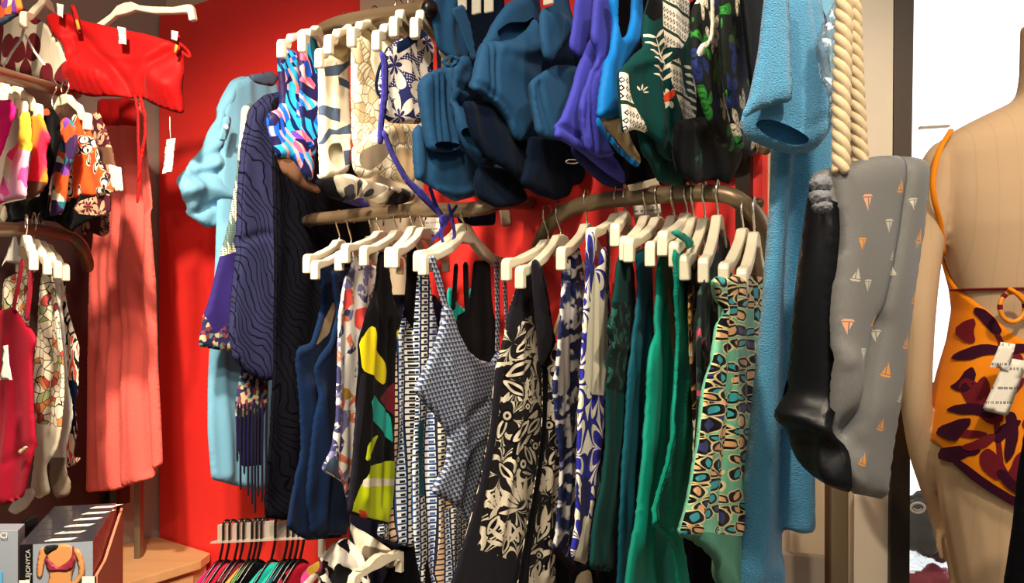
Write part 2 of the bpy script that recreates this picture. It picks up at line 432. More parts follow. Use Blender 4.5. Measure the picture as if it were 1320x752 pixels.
def f_tie(g, v, u, w_):
    q = g.noise(g.vec(u*9, w_*16), 1.0, 3); s = (w_*125+q*26).sin()*.5+.5; n = g.noise(g.vec(u*12, w_*30), 1.0, 3)
    c = g.mix(g.step(s, .4, .75), lin('#1c2450'), lin('#e9e6e2')); return g.mix(g.step(n, .5, .65), c, lin('#26356e'))
P('tie_dye', f_tie)
def f_blueleaf(g, v, u, w_):
    q = g.warp(v, 7, .09); f, r, d = g.flower(q, 9, 7, .75, .8, .5); band = (f*7).sin()
    c = g.mix(f.lt(1.0), lin('#efe7d8'), lin('#2a2a9c')); c = g.mix(f.lt(1.9)*band.gt(.55), c, lin('#1d1c5e')); return g.mix(f.lt(.9)*band.lt(-.75), c, cr)
P('blue_leaf', f_blueleaf)
def f_mint(g, v, u, w_):
    q = g.warp(g.vec(u*.42, w_), 10, .012); f, r, d = g.flower(q, 15.5, 4, .5, .75, .62)
    c = g.mix(f.lt(1.35), lin('#5fa988'), lin('#d9c58a')); c = g.mix(f.lt(1.22), c, lin('#171524'))
    fill = g.mix(r[1].gt(.6), lin('#d9a06c'), lin('#2d9aa0')); fill = g.mix(r[1].lt(.22), fill, lin('#262a58'))
    c = g.mix(f.lt(.8), c, fill); c = g.mix(f.lt(.22), c, lin('#1a1622'))
    f2, r2, d2 = g.flower(q, 30, 2, .5, 1, .6); c = g.mix(f.gt(1.5)*d2.lt(.2), c, lin('#8a5a2c')); return c
P('mint_floral', f_mint)
def f_bits(g, v, u, w_):
    q = g.warp(v, 22, .03); d, c_, p = g.vor(q, 40, 1); k = g.xyz(c_)
    c = g.mix(k[0].gt(.84), lin('#f2ece4'), lin('#e07a5c')); c = g.mix(k[1].gt(.8), c, lin('#7c7aa8')); c = g.mix(k[2].gt(.82), c, lin('#3b3c66'))
    n = g.noise(v, 60, 2); return g.mix(g.step(n, .55, .6)*.8, c, lin('#f2ece4'))
P('white_bits', f_bits)
def f_feather(g, v, u, w_):
    q = g.warp(v, 9, .07); x, y, z = g.xyz(q); s = ((x+y*.6)*260).sin(); d, c_, p = g.vor(q, 36, 1); k = g.xyz(c_)
    c = g.mix(k[0].gt(.68), lin('#1458c8'), lin('#e8567a')); c = g.mix(k[1].gt(.66), c, lin('#20143c')); c = g.mix(k[2].gt(.72), c, lin('#2aa2d8'))
    c = g.mix((k[2]+k[0]).lt(.42), c, lin('#6a3fb4'))
    return g.mix(s.gt(.45), c, g.mix(k[1].gt(.5), lin('#f39a9a'), lin('#0c1c50')))
P('feather', f_feather, .5)
def f_sketch(g, v, u, w_):
    q = g.warp(v, 10, .06); e = g.vor(q, 44, 1, 'DISTANCE_TO_EDGE'); d, c_, p = g.vor(q, 44, 1); k = g.xyz(c_)
    x, y, z = g.xyz(q); ln = ((x-y)*520).sin().gt(.72)*k[0].gt(.6)
    m = g.math('MAXIMUM', e.lt(.05), ln); return g.mix(m*.75, g.mix(k[1].gt(.75), lin('#eee2c4'), lin('#cdb48c')), lin('#57443a'))
P('sketch', f_sketch)
def f_navyfl(g, v, u, w_):
    q = g.warp(v, 9, .05); f, r, d = g.flower(q, 13, 6, .7, .9, .8)
    c = g.mix(f.lt(1.0), lin('#26285e'), lin('#ece4d6')); c = g.mix(f.lt(.35), c, lin('#26285e')); dots = g.vor(v, 170, .3)[0].lt(.25)
    return g.mix(dots*f.gt(1.2)*r[1].gt(.4), c, lin('#ece4d6'))
P('navy_floral', f_navyfl)
def f_jungle(g, v, u, w_):
    q = g.warp(v, 9, .06); f, r, d = g.flower(q, 20, 4, .6, .9, .9); k = r[1]
    col = g.ramp(r[2], [(0, '#2f8a34'), (.3, '#efe4c8'), (.5, '#20306c'), (.7, '#d9cfae'), (.85, '#3d5a36')])
    c = g.mix(f.lt(1.0), lin('#0f1512'), col); s = (f*22).sin().gt(.4); return g.mix(f.lt(1.0)*s*.6, c, lin('#0f1512'))
P('jungle', f_jungle)
def f_palm(g, v, u, w_):
    q = g.warp(g.vec(u*.6, w_), 8, .03); f, r, d = g.flower(q, 10, 9, .42, .8, .5)
    c = g.mix(f.lt(1.0)*r[1].gt(.45), lin('#0e2a1e'), lin('#c9bb8e')); return g.mix(d.lt(.1)*r[1].gt(.45), c, lin('#b4562c'))
P('palm', f_palm, .5)
def f_aztec(g, v, u, w_):
    s = 80; b = w_*s; k = (b.floor()*.25).fract(); x = (u*85).fract(); y = b.fract(); ad = (x-.5).abs()+(y-.5).abs()
    c = g.mix(ad.lt(.42), lin('#efe6d4'), lin('#241a2c')); c = g.mix(ad.lt(.2), c, lin('#efe6d4')); st = g.mix(y.gt(.5), lin('#efe6d4'), lin('#1e3424'))
    return g.mix(k.gt(.6), c, st)
P('aztec', f_aztec)
def f_pinkfl(g, v, u, w_):
    q = g.warp(v, 6, .1); d, c_, p = g.vor(q, 13, 1); k = g.xyz(c_)
    return g.ramp(k[0]*.7+g.noise(q, 9)*.3, [(0, '#f0509a'), (.3, '#f0a8c4'), (.42, '#d8c43a'), (.52, '#f4ead0'), (.62, '#ee4aa0'), (.75, '#7a3a4a')])
P('pink_floral', f_pinkfl)
def f_orpink(g, v, u, w_):
    n = g.noise(v, 8, 1); return g.mix(g.step(n, .45, .55), lin('#f4264e'), lin('#f58420'))
P('orange_pink', f_orpink)
def f_paisley(g, v, u, w_):
    q = g.warp(v, 12, .03); f, r, d = g.flower(q, 15, 3, .46, .9, .8); band = (f*8).sin().gt(0)
    c = g.mix(f.lt(1.1), lin('#ea4e1c'), lin('#efe2c8')); return g.mix(f.lt(1.0)*band, c, lin('#2a1c1a'))
P('paisley', f_paisley)
def f_multi(g, v, u, w_):
    d, c_, p = g.vor(g.warp(v, 16, .03), 48, 1); k = g.xyz(c_)
    return g.ramp(k[0], [(0, '#ee5224'), (.28, '#3a2050'), (.5, '#ef7a2c'), (.62, '#efe2c8'), (.7, '#7a3fa0'), (.84, '#2f6f80')])
P('multi_orange', f_multi)
def f_brownleaf(g, v, u, w_):
    f, r, d = g.flower(g.warp(v, 8, .04), 20, 6, .7, .9, .8); c = g.mix(f.lt(1), lin('#4a1220'), lin('#c09a7a')); return g.mix(f.lt(.4), c, lin('#551424'))
P('burgundy_leaf', f_brownleaf)
def f_pareo(g, v, u, w_):
    f, r, d = g.flower(g.warp(v, 5, .05), 6, 3, .55, .9, .8); return g.mix(f.lt(1), lin('#ddd0b8'), lin('#6f1620'))
P('pareo_leaf', f_pareo)
def f_outline(g, v, u, w_):
    q = g.warp(v, 14, .06); e = g.vor(q, 50, 1, 'DISTANCE_TO_EDGE'); d, c_, p = g.vor(q, 50, 1); k = g.xyz(c_)
    c = g.mix(k[0].gt(.92), lin('#efe2c4'), lin('#dd8a4a')); c = g.mix(k[1].gt(.93), c, lin('#a9b07a')); c = g.mix(k[2].gt(.95), c, lin('#c04a44')); return g.mix(e.lt(.055), c, lin('#33252a'))
P('cream_outline', f_outline)
def f_coralbw(g, v, u, w_):
    n = g.noise(g.vec(u*26, w_*9), 1, 1); return g.ramp(g.noise(g.vec(u*44, w_*14), 1, 1), [(0, '#e8503c'), (.42, '#efe4cc'), (.52, '#17141c'), (.6, '#efe4cc'), (.66, '#e8603c')])
P('coral_stripes', f_coralbw)
def f_scribble(g, v, u, w_):
    d, c_, p = g.vor(g.warp(v, 14, .04), 42, 1); k = g.xyz(c_); return g.mix(k[0].gt(.55), bk, lin('#e9e2d4'))
P('black_blots', f_scribble)
P('grey_blots', lambda g, v, u, w_: g.ramp(g.noise(g.warp(v, 8, .1), 14, 1), [(0, '#26252a'), (.45, '#8d8474'), (.52, '#ded5c0'), (.6, '#4a5468')]))
def f_goldbrown(g, v, u, w_):
    f, r, d = g.flower(g.warp(v, 9, .05), 12, 5, .7, .9, .7); b = (f*9).sin().gt(.2); c = g.mix(f.lt(1.3)*b, lin('#1c120c'), lin('#b98a4a')); return g.mix(r[1].gt(.75)*f.lt(.7), c, lin('#e9dcc0'))
P('gold_brown', f_goldbrown)
P('dark_pink', lambda g, v, u, w_: g.ramp(g.noise(g.warp(v, 9, .08), 16, 2), [(0, '#0e1a1c'), (.54, '#2c4a44'), (.6, '#c0435e'), (.64, '#101014')]))
P('dark_ruffle', lambda g, v, u, w_: g.ramp(g.noise(g.warp(v, 20, .04), 34, 2), [(0, '#0a1e1c'), (.55, '#25544a'), (.66, '#0a1e1c')]), spec=.05)
def f_kimono(g, v, u, w_):
    z = (w_*36+(u*60).fract()).sin(); x = (u*150).fract(); y = (w_*150).fract()
    c = g.mix(z.gt(.2), lin('#d8cfae'), lin('#5d7a72')); return g.mix(x.gt(.5)*y.gt(.5), c, lin('#453c4c'))
P('kimono', f_kimono); 
def f_embroid(g, v, u, w_):
    d, c_, p = g.vor(v, 95, .8); k = g.xyz(c_); return g.ramp(k[0], [(0, '#2c2a52'), (.3, '#c9b48c'), (.5, '#7c3a4a'), (.68, '#5d8a84'), (.85, '#2a2446')])
P('embroidery', f_embroid)
P('purple', lambda g, v, u, w_: g.mix(g.noise(v, 8), lin('#251b56'), lin('#382a7a')))
def f_lace(name, a, b):
    g = G(name); v = g.coord(); q = g.warp(v, 6, .16); x, y, z = g.xyz(q); s = ((x*.9+y*.55)*170+g.noise(v, 9)*16).sin(); m = g.step(s.abs(), .12, .4)
    M[name] = g.finish(g.mix(m, lin(a), lin(b)), .85, bump=.7, extra=m, bd=.006, spec=.05, sheen=0)
f_lace('lace_navy', '#15152a', '#2f3152'); f_lace('lace_black', '#040408', '#0c0c14')
def f_mann(g, v, u, w_):
    q = g.warp(v, 6, .06); x, y, z = g.xyz(q); f, r, d = g.flower(q, 8.5, 4, .62, .8, 1.0)
    f2, r2, d2 = g.flower(g.vec(x+.37, y*.8+.21), 11, 3, .55, .9, 1.0)
    c = g.mix(f.lt(1), lin('#f59a16'), lin('#6b1518')); c = g.mix(f2.lt(.9), c, lin('#3b1226')); c = g.mix(f2.lt(.2), c, lin('#a33a1c')); return g.mix(f.lt(.22), c, lin('#a8321a'))
P('orange_burgundy', f_mann, .55)
P('canvas', lambda g, v, u, w_: g.mix(g.noise(g.vec(u*500, w_*500), 1, 1), lin('#62625f'), lin('#757472')), .55, spec=.4, weave=1400)
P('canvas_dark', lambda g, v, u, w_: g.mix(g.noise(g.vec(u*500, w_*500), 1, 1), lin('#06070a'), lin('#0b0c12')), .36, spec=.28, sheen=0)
P('rope', lambda g, v, u, w_: g.mix(g.noise(g.coord('Object'), 160, 2), lin('#c4ab84'), lin('#ddc9a6')), .9)
P('pompom', lambda g, v, u, w_: g.mix(g.noise(g.coord('Object'), 190, 3), lin('#5c5e63'), lin('#8f9196')), 1.0)
# hard things
hard('hanger', '#ece2c6', .35); hard('hook', '#cfc8b8', .25, 1.0); hard('bronze', '#7a6850', .4, .5); hard('bronze_dark', '#3a2e24', .4, .5)
hard('blackplastic', '#0a0a0c', .3); hard('redpanel', '#f2322c', .55); hard('wallbeige', '#cdb79a', .7); hard('wallgrey', '#9a8c80', .7); hard('whitepanel', '#dccfba', .5)
hard('darkstrip', '#4a4038', .45); hard('blackframe', '#060607', .35); hard('ceiling', '#e6dccb', .8); hard('darkpanel', '#2a1a18', .4); hard('floortile', '#8a7d6c', .4)
hard('paper', '#efe8da', .6); hard('paperdark', '#b9aa92', .6); hard('skinmann', '#d9bc98', .75); hard('skinprint', '#c98a52', .5); hard('hairprint', '#17100e', .5); hard('braprint', '#8c2436', .5)
hard('boxgrey', '#8e97a2', .35); hard('boxblack', '#0b0b0d', .3); hard('boxcoral', '#d8604e', .5); hard('traycoral', '#d98468', .6); hard('boxtop', '#3b3a40', .12); hard('letterwhite', '#b8b4aa', .5)
hard('ringorange', '#f2951c', .4); hard('plasticgrey', '#5f6772', .3); hard('plasticblue', '#3f78b0', .3); hard('plasticpink', '#c0566e', .35); hard('skyblueprint', '#5aa6d8', .4)
hard('boatorange', '#cf8a3c', .6); hard('boatsand', '#b5b0a0', .6); hard('boatpeach', '#d99a78', .6); hard('seam', '#4e5156', .8); hard('button', '#cfe2ea', .3)
def wood():
    g = G('wood'); x, y, z = g.xyz(g.coord('Object')); n = g.noise(g.vec(x*2, y*26, z*26), 1.0, 4); M['wood'] = g.finish(g.mix(n, lin('#b98a58'), lin('#d3a876')), .5, bump=.05)
wood()
def mannskin():
    g = G('mannequin_fabric'); x, y, z = g.xyz(g.coord('Object')); n = g.noise(g.vec(x*3, y*3, z*2), 1.0, 2)
    s = ((x*220)+g.noise(g.vec(x*2, 0.0, z*5), 1.0)*3).sin(); l = g.step(s, .93, 1.0)*g.noise(g.vec(x*14, y*3, z*6), 1.0, 2)
    M['mannequin_fabric'] = g.finish(g.mix(l*.45, g.mix(n, lin('#b89a78'), lin('#c4a684')), lin('#a88a68')), .85, bump=0)
mannskin()
def clear(name, tint=(1, 1, 1, 1), rough=.08, mixf=.35, milky=False):
    g = G(name); t = g.node('ShaderNodeBsdfTransparent'); t.inputs[0].default_value = tint; gl = g.node('ShaderNodeBsdfDiffuse' if milky else 'ShaderNodeBsdfGlossy'); gl.inputs['Roughness'].default_value = rough
    if milky: gl.inputs[0].default_value = lin('#cfcabb')
    mx = g.node('ShaderNodeMixShader'); mx.inputs[0].default_value = mixf; g.nt.links.new(t.outputs[0], mx.inputs[1]); g.nt.links.new(gl.outputs[0], mx.inputs[2])
    out = [n for n in g.nt.nodes if n.type == 'OUTPUT_MATERIAL'][0]; g.nt.links.new(mx.outputs[0], out.inputs[0]); M[name] = g.mat
clear('clearbag', (.93, .96, .97, 1), .15, .3); clear('acrylic', (.9, .92, .9, 1), .1, .5, True); clear('glass', (.97, .98, .99, 1), .02, .06)
def emit(name, c, s):
    g = G(name); e = g.node('ShaderNodeEmission'); e.inputs[0].default_value = c; e.inputs[1].default_value = s
    out = [n for n in g.nt.nodes if n.type == 'OUTPUT_MATERIAL'][0]; g.nt.links.new(e.outputs[0], out.inputs[0]); M[name] = g.mat
emit('daylight', (1, 1, 1, 1), 1.7)
def tagmat():
    g = G('price_tag'); u, v = g.uv(); row = (v*130).floor(); ln = g.noise(g.vec(u*420, row*3.1), 1.0, 0); band = (v*130).fract().gt(.45); keep = g.noise(g.vec(row*.7, 3.0), 1.0, 0).gt(.5)
    g2 = ln.gt(.5)*band*keep; M['price_tag'] = g.finish(g.mix(g2*.75, lin('#efe7d8'), lin('#4a4644')), .6, bump=0)
    g = G('barcode_label'); u, v = g.uv(); b = g.noise(g.vec(u*330, 0.0), 1.0, 0).gt(.5); M['barcode_label'] = g.finish(g.mix(b*.0, lin('#f2efe8'), lin('#222222')), .5, bump=0)
tagmat()
# ------------------------------------------------------------------ the shop itself
def sof(px, o=0.0): return float((W(px, 376, o)-A0) @ T2)
def wbox(name, s0, s1, o0, o1, z0, z1, m, kind='structure', parent=None):
    a = WP(s0, o0, z0); V, Fc = box(a, T2*(s1-s0), N2*(o1-o0), np.array([0, 0, z1-z0])); return link(name, V, Fc, m, parent, smooth=False, kind=kind)
def quadprism(name, q, d, th, m, kind=None, parent=None, bev=0, dirn=(0, 1, 0)):
    f = [D(x, y, d) for x, y in q]; b = [p+np.array(dirn, float)*th for p in f]
    V = f+b; Fc = [[0, 1, 2, 3], [7, 6, 5, 4]]+[[(i+1) % 4, i, i+4, (i+1) % 4+4] for i in range(4)]
    if bev: V, Fc = bevelled(V, Fc, bev)
    bm = bmesh.new(); vs = [bm.verts.new(v) for v in V]; [bm.faces.new([vs[i] for i in g_]) for g_ in Fc]; bmesh.ops.recalc_face_normals(bm, faces=bm.faces)
    V = [tuple(v.co) for v in bm.verts]; bm.verts.index_update(); Fc = [[v.index for v in g_.verts] for g_ in bm.faces]; bm.free()
    return link(name, V, Fc, m, parent, smooth=False, kind=kind)
wbox('wall_back', -.05, sof(1004, -.035), -.13, -.035, 0, 3.0, M['wallbeige'])
wbox('trim_1', 0.0, sof(453), -.035, 0.0, 0, 2.462, M['redpanel'])
wbox('trim_2', sof(546), sof(983), -.035, 0.0, 0, 2.462, M['redpanel'])
wbox('wall_left', -.13, -.01, -.13, 1.9, 0, 3.0, M['wallgrey'])
wbox('trim_3', -.01, .015, .12, 1.6, .70, 1.72, M['darkpanel'])
V, Fc = box((-4, -2.5, -.1), (8, 0, 0), (0, 8, 0), (0, 0, .1)); link('floor', V, Fc, M['floortile'], smooth=False, kind='structure')
V, Fc = box((-4, -1.2, 3.0), (8, 0, 0), (0, 6, 0), (0, 0, .1)); link('ceiling', V, Fc, M['ceiling'], smooth=False, kind='structure')
# right-hand column between the rack and the window
dcol = 1.66
def xat(px, d): return (px-CX)/F*d
V, Fc = box((xat(1000, 1.80), 1.80, 0), (xat(1112, 1.8)-xat(1000, 1.8), 0, 0), (0, .06, 0), (0, 0, 3)); link('wall_right', V, Fc, M['wallbeige'], smooth=False, kind='structure')
quadprism('trim_4', [(1109, -700), (1156, -700), (1143, 1400), (1097, 1400)], dcol, .10, M['whitepanel'], 'structure')
quadprism('trim_5', [(1157, -700), (1189, -700), (1171, 480), (1150, 480)], dcol, .09, M['darkstrip'], 'structure')
quadprism('trim_6', [(1150, 470), (1174, 470), (1169, 1400), (1142, 1400)], dcol-.012, .05, M['blackframe'], 'structure')
quadprism('trim_7', [(1000, 715), (1075, 722), (1075, 1400), (1000, 1400)], 1.72, .03, M['wallgrey'], 'structure')
# window onto the street
V, Fc = box((1.05, 3.3, -.4), (4.2, -1.0, 0), (.02, .08, 0), (0, 0, 4.2)); link('exterior_backdrop', V, Fc, M['daylight'], smooth=False, kind='structure')
wp = [D(1184, -260, 1.95), D(1480, -260, 1.95), D(1480, 1060, 1.95), D(1168, 1060, 1.95)]
win = link('window_1', *cat(box(D(1184, -260, 1.95), (.5, 0, 0), (0, .02, 0), (0, 0, .02)), box(D(1187, 166, 1.96), (.07, 0, .004), (0, .012, 0), (0, 0, .006))), M['whitepanel'], smooth=False, kind='structure')
link('glass', wp, [[0, 1, 2, 3]], M['glass'], win, smooth=False)

# ------------------------------------------------------------------ rails
def rail(name, pts, r, m, label, group=None, n=12, caps=(), smooth=8):
    V, Fc = tube(spline(pts, smooth), r, n); o = link(name, V, Fc, m); tag(o, label, 'clothes rail', group)
    return o
r_ = .0165
ZL, ZU = .185, .585
rail('clothes_rail', [WP(sof(372, .3)-.02, .005, CZ+ZL), WP(sof(372, .3)-.01, .2, CZ+ZL), WP(sof(395, .3), .285, CZ+ZL), WP(sof(430, .3), .3, CZ+ZL), W(520, 272, .3), W(590, 271, .305), W(622, 268, .30), W(644, 262, .25), W(668, 262, .12), W(683, 262, .005)], r_, M['bronze'], 'bronze wall rail carrying the navy, floral and blue grid swimsuits')
rail('clothes_rail', [W(690, 350, .005), W(690, 335, .10), W(696, 312, .2), W(718, 280, .26), W(760, 262, .265), W(850, 252, .262), W(925, 250, .26), W(957, 262, .25), W(981, 290, .2), W(987, 330, .10), W(988, 350, .005)], r_, M['bronze'], 'arched bronze rail carrying the leaf print, emerald and mint swimsuits')
o = rail('clothes_rail', [W(398, 70, .005), W(401, 58, .2), W(412, 42, .34), W(437, 30, .40), W(481, 21, .425), W(556, 11, .455)], r_, M['bronze'], 'bronze rail with a black end cap above the striped bikinis')
e0, e1 = W(552, 11.7, .4535), W(558, 10.7, .456); V, Fc = tube([e0, e0*.3+e1*.7, e1], [r_*1.08, r_*1.08, r_*.8], 12); link('end_cap', V, Fc, M['blackplastic'], o)
rail('clothes_rail', [W(560, -30, .005), W(562, -34, .3), W(580, -38, .42), W(700, -66, .44), W(900, -90, .44), W(1000, -70, .40), W(1010, -60, .005)], r_, M['bronze'], 'bronze rail along the top edge of the photo holding teal bikini bottoms')
rail('clothes_rail', [W(986, 192, .30), W(990, 186, .24), W(989, 178, .18), W(984, 172, .02)], .011, M['bronze'], 'small bent bronze bracket beside the towelling dress')
wbox('wall_upright', sof(952), sof(971), 0.001, .02, .3, 2.4, M['bronze_dark'], None)
tag(bpy.data.objects['wall_upright'], 'brown slotted upright on the red wall right of the arched rail', 'upright')
V, Fc = tube([W(972, 262, .002), W(976, 262, .03), W(979, 262, .045), W(980, 262, .05)], [.006, .006, .011, .007], 10); link('peg', V, Fc, M['bronze'], bpy.data.objects['wall_upright'])
# left display rails (they run out from the red wall along the left wall)
rail('clothes_rail', [W(98, 121, .40), W(88, 119, .55), W(60, 112, .68), (W(0, 96, .92)), W(-60, 80, 1.12)], .0165, M['bronze'], 'dark rail holding the pink and orange swim shorts in the left corner')
rail('clothes_rail', [W(113, 345, .46), W(112, 335, .50), W(104, 316, .55), W(85, 303, .60), W(40, 297, .74), W(-30, 295, 1.0)], .0165, M['bronze'], 'dark bent rail holding the crimson and cream swimsuits')
def post(label, a, b, y0, d, m, rz=.0):
    V, Fc = box((xat(a, d), d, 0), (xat(b, d)-xat(a, d), 0, 0), (0, .035, 0), (0, 0, CZ-(y0-CY)/F*d)); V, Fc = bevelled(V, Fc, .006)
    return tag(link('rack_post', V, Fc, m, smooth=False), label, 'rack post')
post('bronze upright post of the rack under the sailboat tote', 1071, 1095, 560, 1.50, M['bronze'])
post('dark bronze post standing behind the coral skirt by the boxes', 140, 150, 600, 2.80, M['bronze_dark'])
post('thin bronze post between coral skirt and wooden drawer unit', 172, 180, 600, 2.74, M['bronze'])

# ------------------------------------------------------------------ hangers
HG = 'white plastic clothes hangers'
def hanger(neck, end, o, label, L=.19, hook=None, group=HG, mat='hanger', plane=None, th=.018, zE=None, roll=0.0, hookmat='hook', jl=.045, far=1.0):
    """neck / end / hook in pixels; the near end lies on a circle of radius L round the neck"""
    N = W(neck[0], neck[1], o) if plane is None else plane.P(*neck)
    r = ray(*end); a_ = r[0]**2+1; b_ = -2*(r[0]*N[0]+N[1]); c_ = N[0]**2+N[1]**2-L*L; q = b_*b_-4*a_*c_
    d = (-b_-math.sqrt(q))/(2*a_) if q > 0 else -b_/(2*a_)
    E = C+r*d; e = np.array([E[0]-N[0], E[1]-N[1], 0.0]); Ln = np.linalg.norm(e); e /= Ln; L = Ln
    zE = E[2]-N[2] if zE is None else zE
    t = np.array([-e[1], e[0], 0.0])
    half = [(0, .016), (.022, .013), (.045, zE*.2-.002+.006), (.08, zE*.55+.004), (L*.72, zE*.92), (L-.016, zE), (L-.004, zE-.003), (L, zE-.012), (L, zE-jl), (L-.018, zE-jl), (L-.018, zE-.022), (L-.032, zE-.0185), (L*.7, zE*.92-.016), (.08, zE*.6-.013), (.03, -.012), (0, -.014)]
    far_ = [(-x*far, z) for x, z in half]
    prof = half+far_[::-1][1:-1]
    cr_, sr_ = math.cos(roll), math.sin(roll); prof = [(x*cr_-z*sr_, x*sr_+z*cr_) for x, z in prof]
    k = len(prof); V = []
    for sgn in (-1, 1):
        for (x, z) in prof: V.append(N+e*x+t*(th/2*sgn)+np.array([0, 0, z]))
    Fc = [list(range(k)), [k+i for i in range(k)][::-1]]+[[(i+1) % k, i, k+i, k+(i+1) % k] for i in range(k)]
    V, Fc = bevelled(V, Fc, .0045, 3)
    ob = link('clothes_hanger', V, Fc, M[mat], smooth=False); tag(ob, label, 'hanger', group)
    if hook:
        hb = (W(hook[0], hook[1], o) if plane is None else plane.P(*hook))[2]-N[2]; rr = .021
        off = -.008
        pts = [N+np.array([0, 0, .012]), N+e*off*.3+np.array([0, 0, hb*.35]), N+e*(rr*.9)+np.array([0, 0, hb*.72])]
        for i in range(9):
            b = math.radians(0+i*26); pts.append(N+e*(math.cos(b)*rr)+np.array([0, 0, hb-rr*.35+math.sin(b)*rr]))
        V, Fc = tube(spline(pts, 4), .0022, 6); link('hook', V, Fc, M[hookmat], ob)
    ob['_n'] = [float(x) for x in N]; ob['_e'] = [float(x) for x in e]
    return ob
def HP(h, off=0.0):
    """the vertical plane in which a hanger hangs"""
    e = -np.array(h['_e']); return Plane(np.array(h['_n'])+np.array([-e[1], e[0], 0])*-off, e)
# ------------------------------------------------------------------ lower row on the wall rails, left to right
SW = 'swimsuits on the lower wall rails'
def garment(name, label, cat_, group, pl, mats, outline, **k):
    o = cloth(name, [M[m] for m in (mats if isinstance(mats, (list, tuple)) else [mats])], pl, outline, **k)
    return tag(o, label, cat_, group)
def part(parent, name, mats, pl, outline, **k):
    return cloth(name, [M[m] for m in (mats if isinstance(mats, (list, tuple)) else [mats])], pl, outline, parent=parent, **k)
HW = 'white plastic hanger holding the '
# navy one-pieces
h = hanger((437, 317), (394, 327), .29, HW+'rear navy swimsuit, end showing furthest left', hook=(470, 276)); pl = HP(h, -.004)
g = garment('one_piece_swimsuit', 'dark navy swimsuit with beige cup lining, furthest left on the lower rail', 'swimsuit', SW, pl, ['navy', 'beige'],
  [(413, 335), (426, 335), (431, 385), (437, 345), (452, 345), (453, 420), (449, 470), (446, 560), (443, 640), (440, 693), (395, 697), (368, 680), (378, 640), (388, 580), (386, 520), (381, 455), (385, 447), (398, 443), (414, 395)],
  T=.02, decals=[([(402, 446), (412, 418), (425, 388), (428, 398), (419, 432)], 1)], auto=(.012, 16, 1.5), folds=[([(395, 500), (402, 560), (398, 650)], .02, .02), ([(384, 455), (398, 449), (412, 410)], .006, .008)])
h = hanger((452, 322), (404, 335), .29, HW+'front navy swimsuit with round cup edge', hook=(478, 276)); pl = HP(h, .006)
g = garment('one_piece_swimsuit', 'navy swimsuit with thin raised cup edge in front of another navy one', 'swimsuit', SW, pl, 'navy',
  [(425, 348), (437, 346), (440, 395), (452, 350), (457, 360), (460, 430), (455, 560), (452, 640), (446, 690), (402, 690), (394, 640), (402, 560), (408, 510), (404, 472), (409, 462), (424, 440), (434, 400)],
  T=.02, auto=(.012, 16, 1.5), folds=[([(405, 470), (413, 462), (428, 440), (436, 396)], .007, .008), ([(412, 510), (420, 580), (412, 670)], .018, .02)])
# white with coral herringbone
h = hanger((480, 312), (435, 323), .29, HW+'white and coral patterned swimsuit', hook=(488, 276)); pl = HP(h, .01)
g = garment('one_piece_swimsuit', 'white swimsuit with coral patches and violet blooms beside the black and yellow one', 'swimsuit', SW, pl, ['white_bits', 'coral', 'gold', 'greyblue'],
  [(453, 318), (470, 316), (476, 340), (488, 345), (486, 400), (478, 480), (474, 560), (468, 640), (460, 660), (449, 655), (440, 622), (413, 606), (425, 580), (431, 540), (433, 480), (436, 400), (447, 360), (455, 340)],
  T=.014, decals=[([(444, 375), (455, 372), (452, 398), (441, 402)], 1), ([(458, 400), (470, 395), (478, 408), (462, 425), (457, 420)], 1), ([(436, 503), (448, 500), (456, 512), (440, 518)], 2), ([(414, 604), (428, 585), (432, 605), (438, 620)], 3)],
  auto=(.012, 24, 2), folds=[([(450, 360), (446, 480), (436, 600)], -.014, .012), ([(466, 420), (458, 540), (456, 640)], .012, .012)])
h = hanger((490, 306), (443, 313), .29, 'white plastic hanger just behind the one with the coral patterned swimsuit', hook=(518, 280))
# black, yellow and turquoise print
h = hanger((512, 305), (467, 316), .29, HW+'black, yellow and turquoise print swimsuit', hook=(526, 276)); pl = HP(h, .004)
g = garment('one_piece_swimsuit', 'black swimsuit with big yellow, lime and turquoise shapes', 'swimsuit', SW, pl, ['black', 'yellow', 'turq', 'maroon', 'lime', 'cream', 'hotorange', 'charcoal'],
  [(488, 325), (499, 325), (505, 380), (516, 410), (521, 450), (516, 500), (510, 570), (508, 640), (500, 677), (475, 670), (446, 662), (452, 600), (458, 530), (461, 470), (461, 435), (470, 402), (483, 368)], T=.014,
  decals=[([(461, 440), (468, 425), (475, 419), (480, 448), (492, 464), (498, 482), (493, 497), (478, 486), (463, 478)], 1), ([(508, 425), (516, 428), (518, 445), (510, 450)], 1), ([(471, 514), (480, 509), (487, 519), (501, 535), (504, 572), (486, 550), (473, 538)], 2),
          ([(487, 514), (506, 492), (508, 540)], 3), ([(467, 571), (486, 560), (476, 584), (464, 596)], 4), ([(462, 622), (470, 602), (500, 594), (512, 596), (508, 675), (500, 674), (475, 668), (448, 658)], 4), ([(463, 616), (510, 618), (510, 626), (461, 628)], 5), ([(457, 656), (466, 659), (473, 668), (462, 668)], 6),
          ([(462, 480), (467, 482), (461, 560), (455, 620), (450, 662), (445, 662), (450, 610), (457, 540)], 7)],
  auto=(.010, 20, 1.5), folds=[([(478, 400), (474, 500), (466, 640)], .014, .014), ([(500, 420), (498, 540), (492, 650)], -.012, .014)])
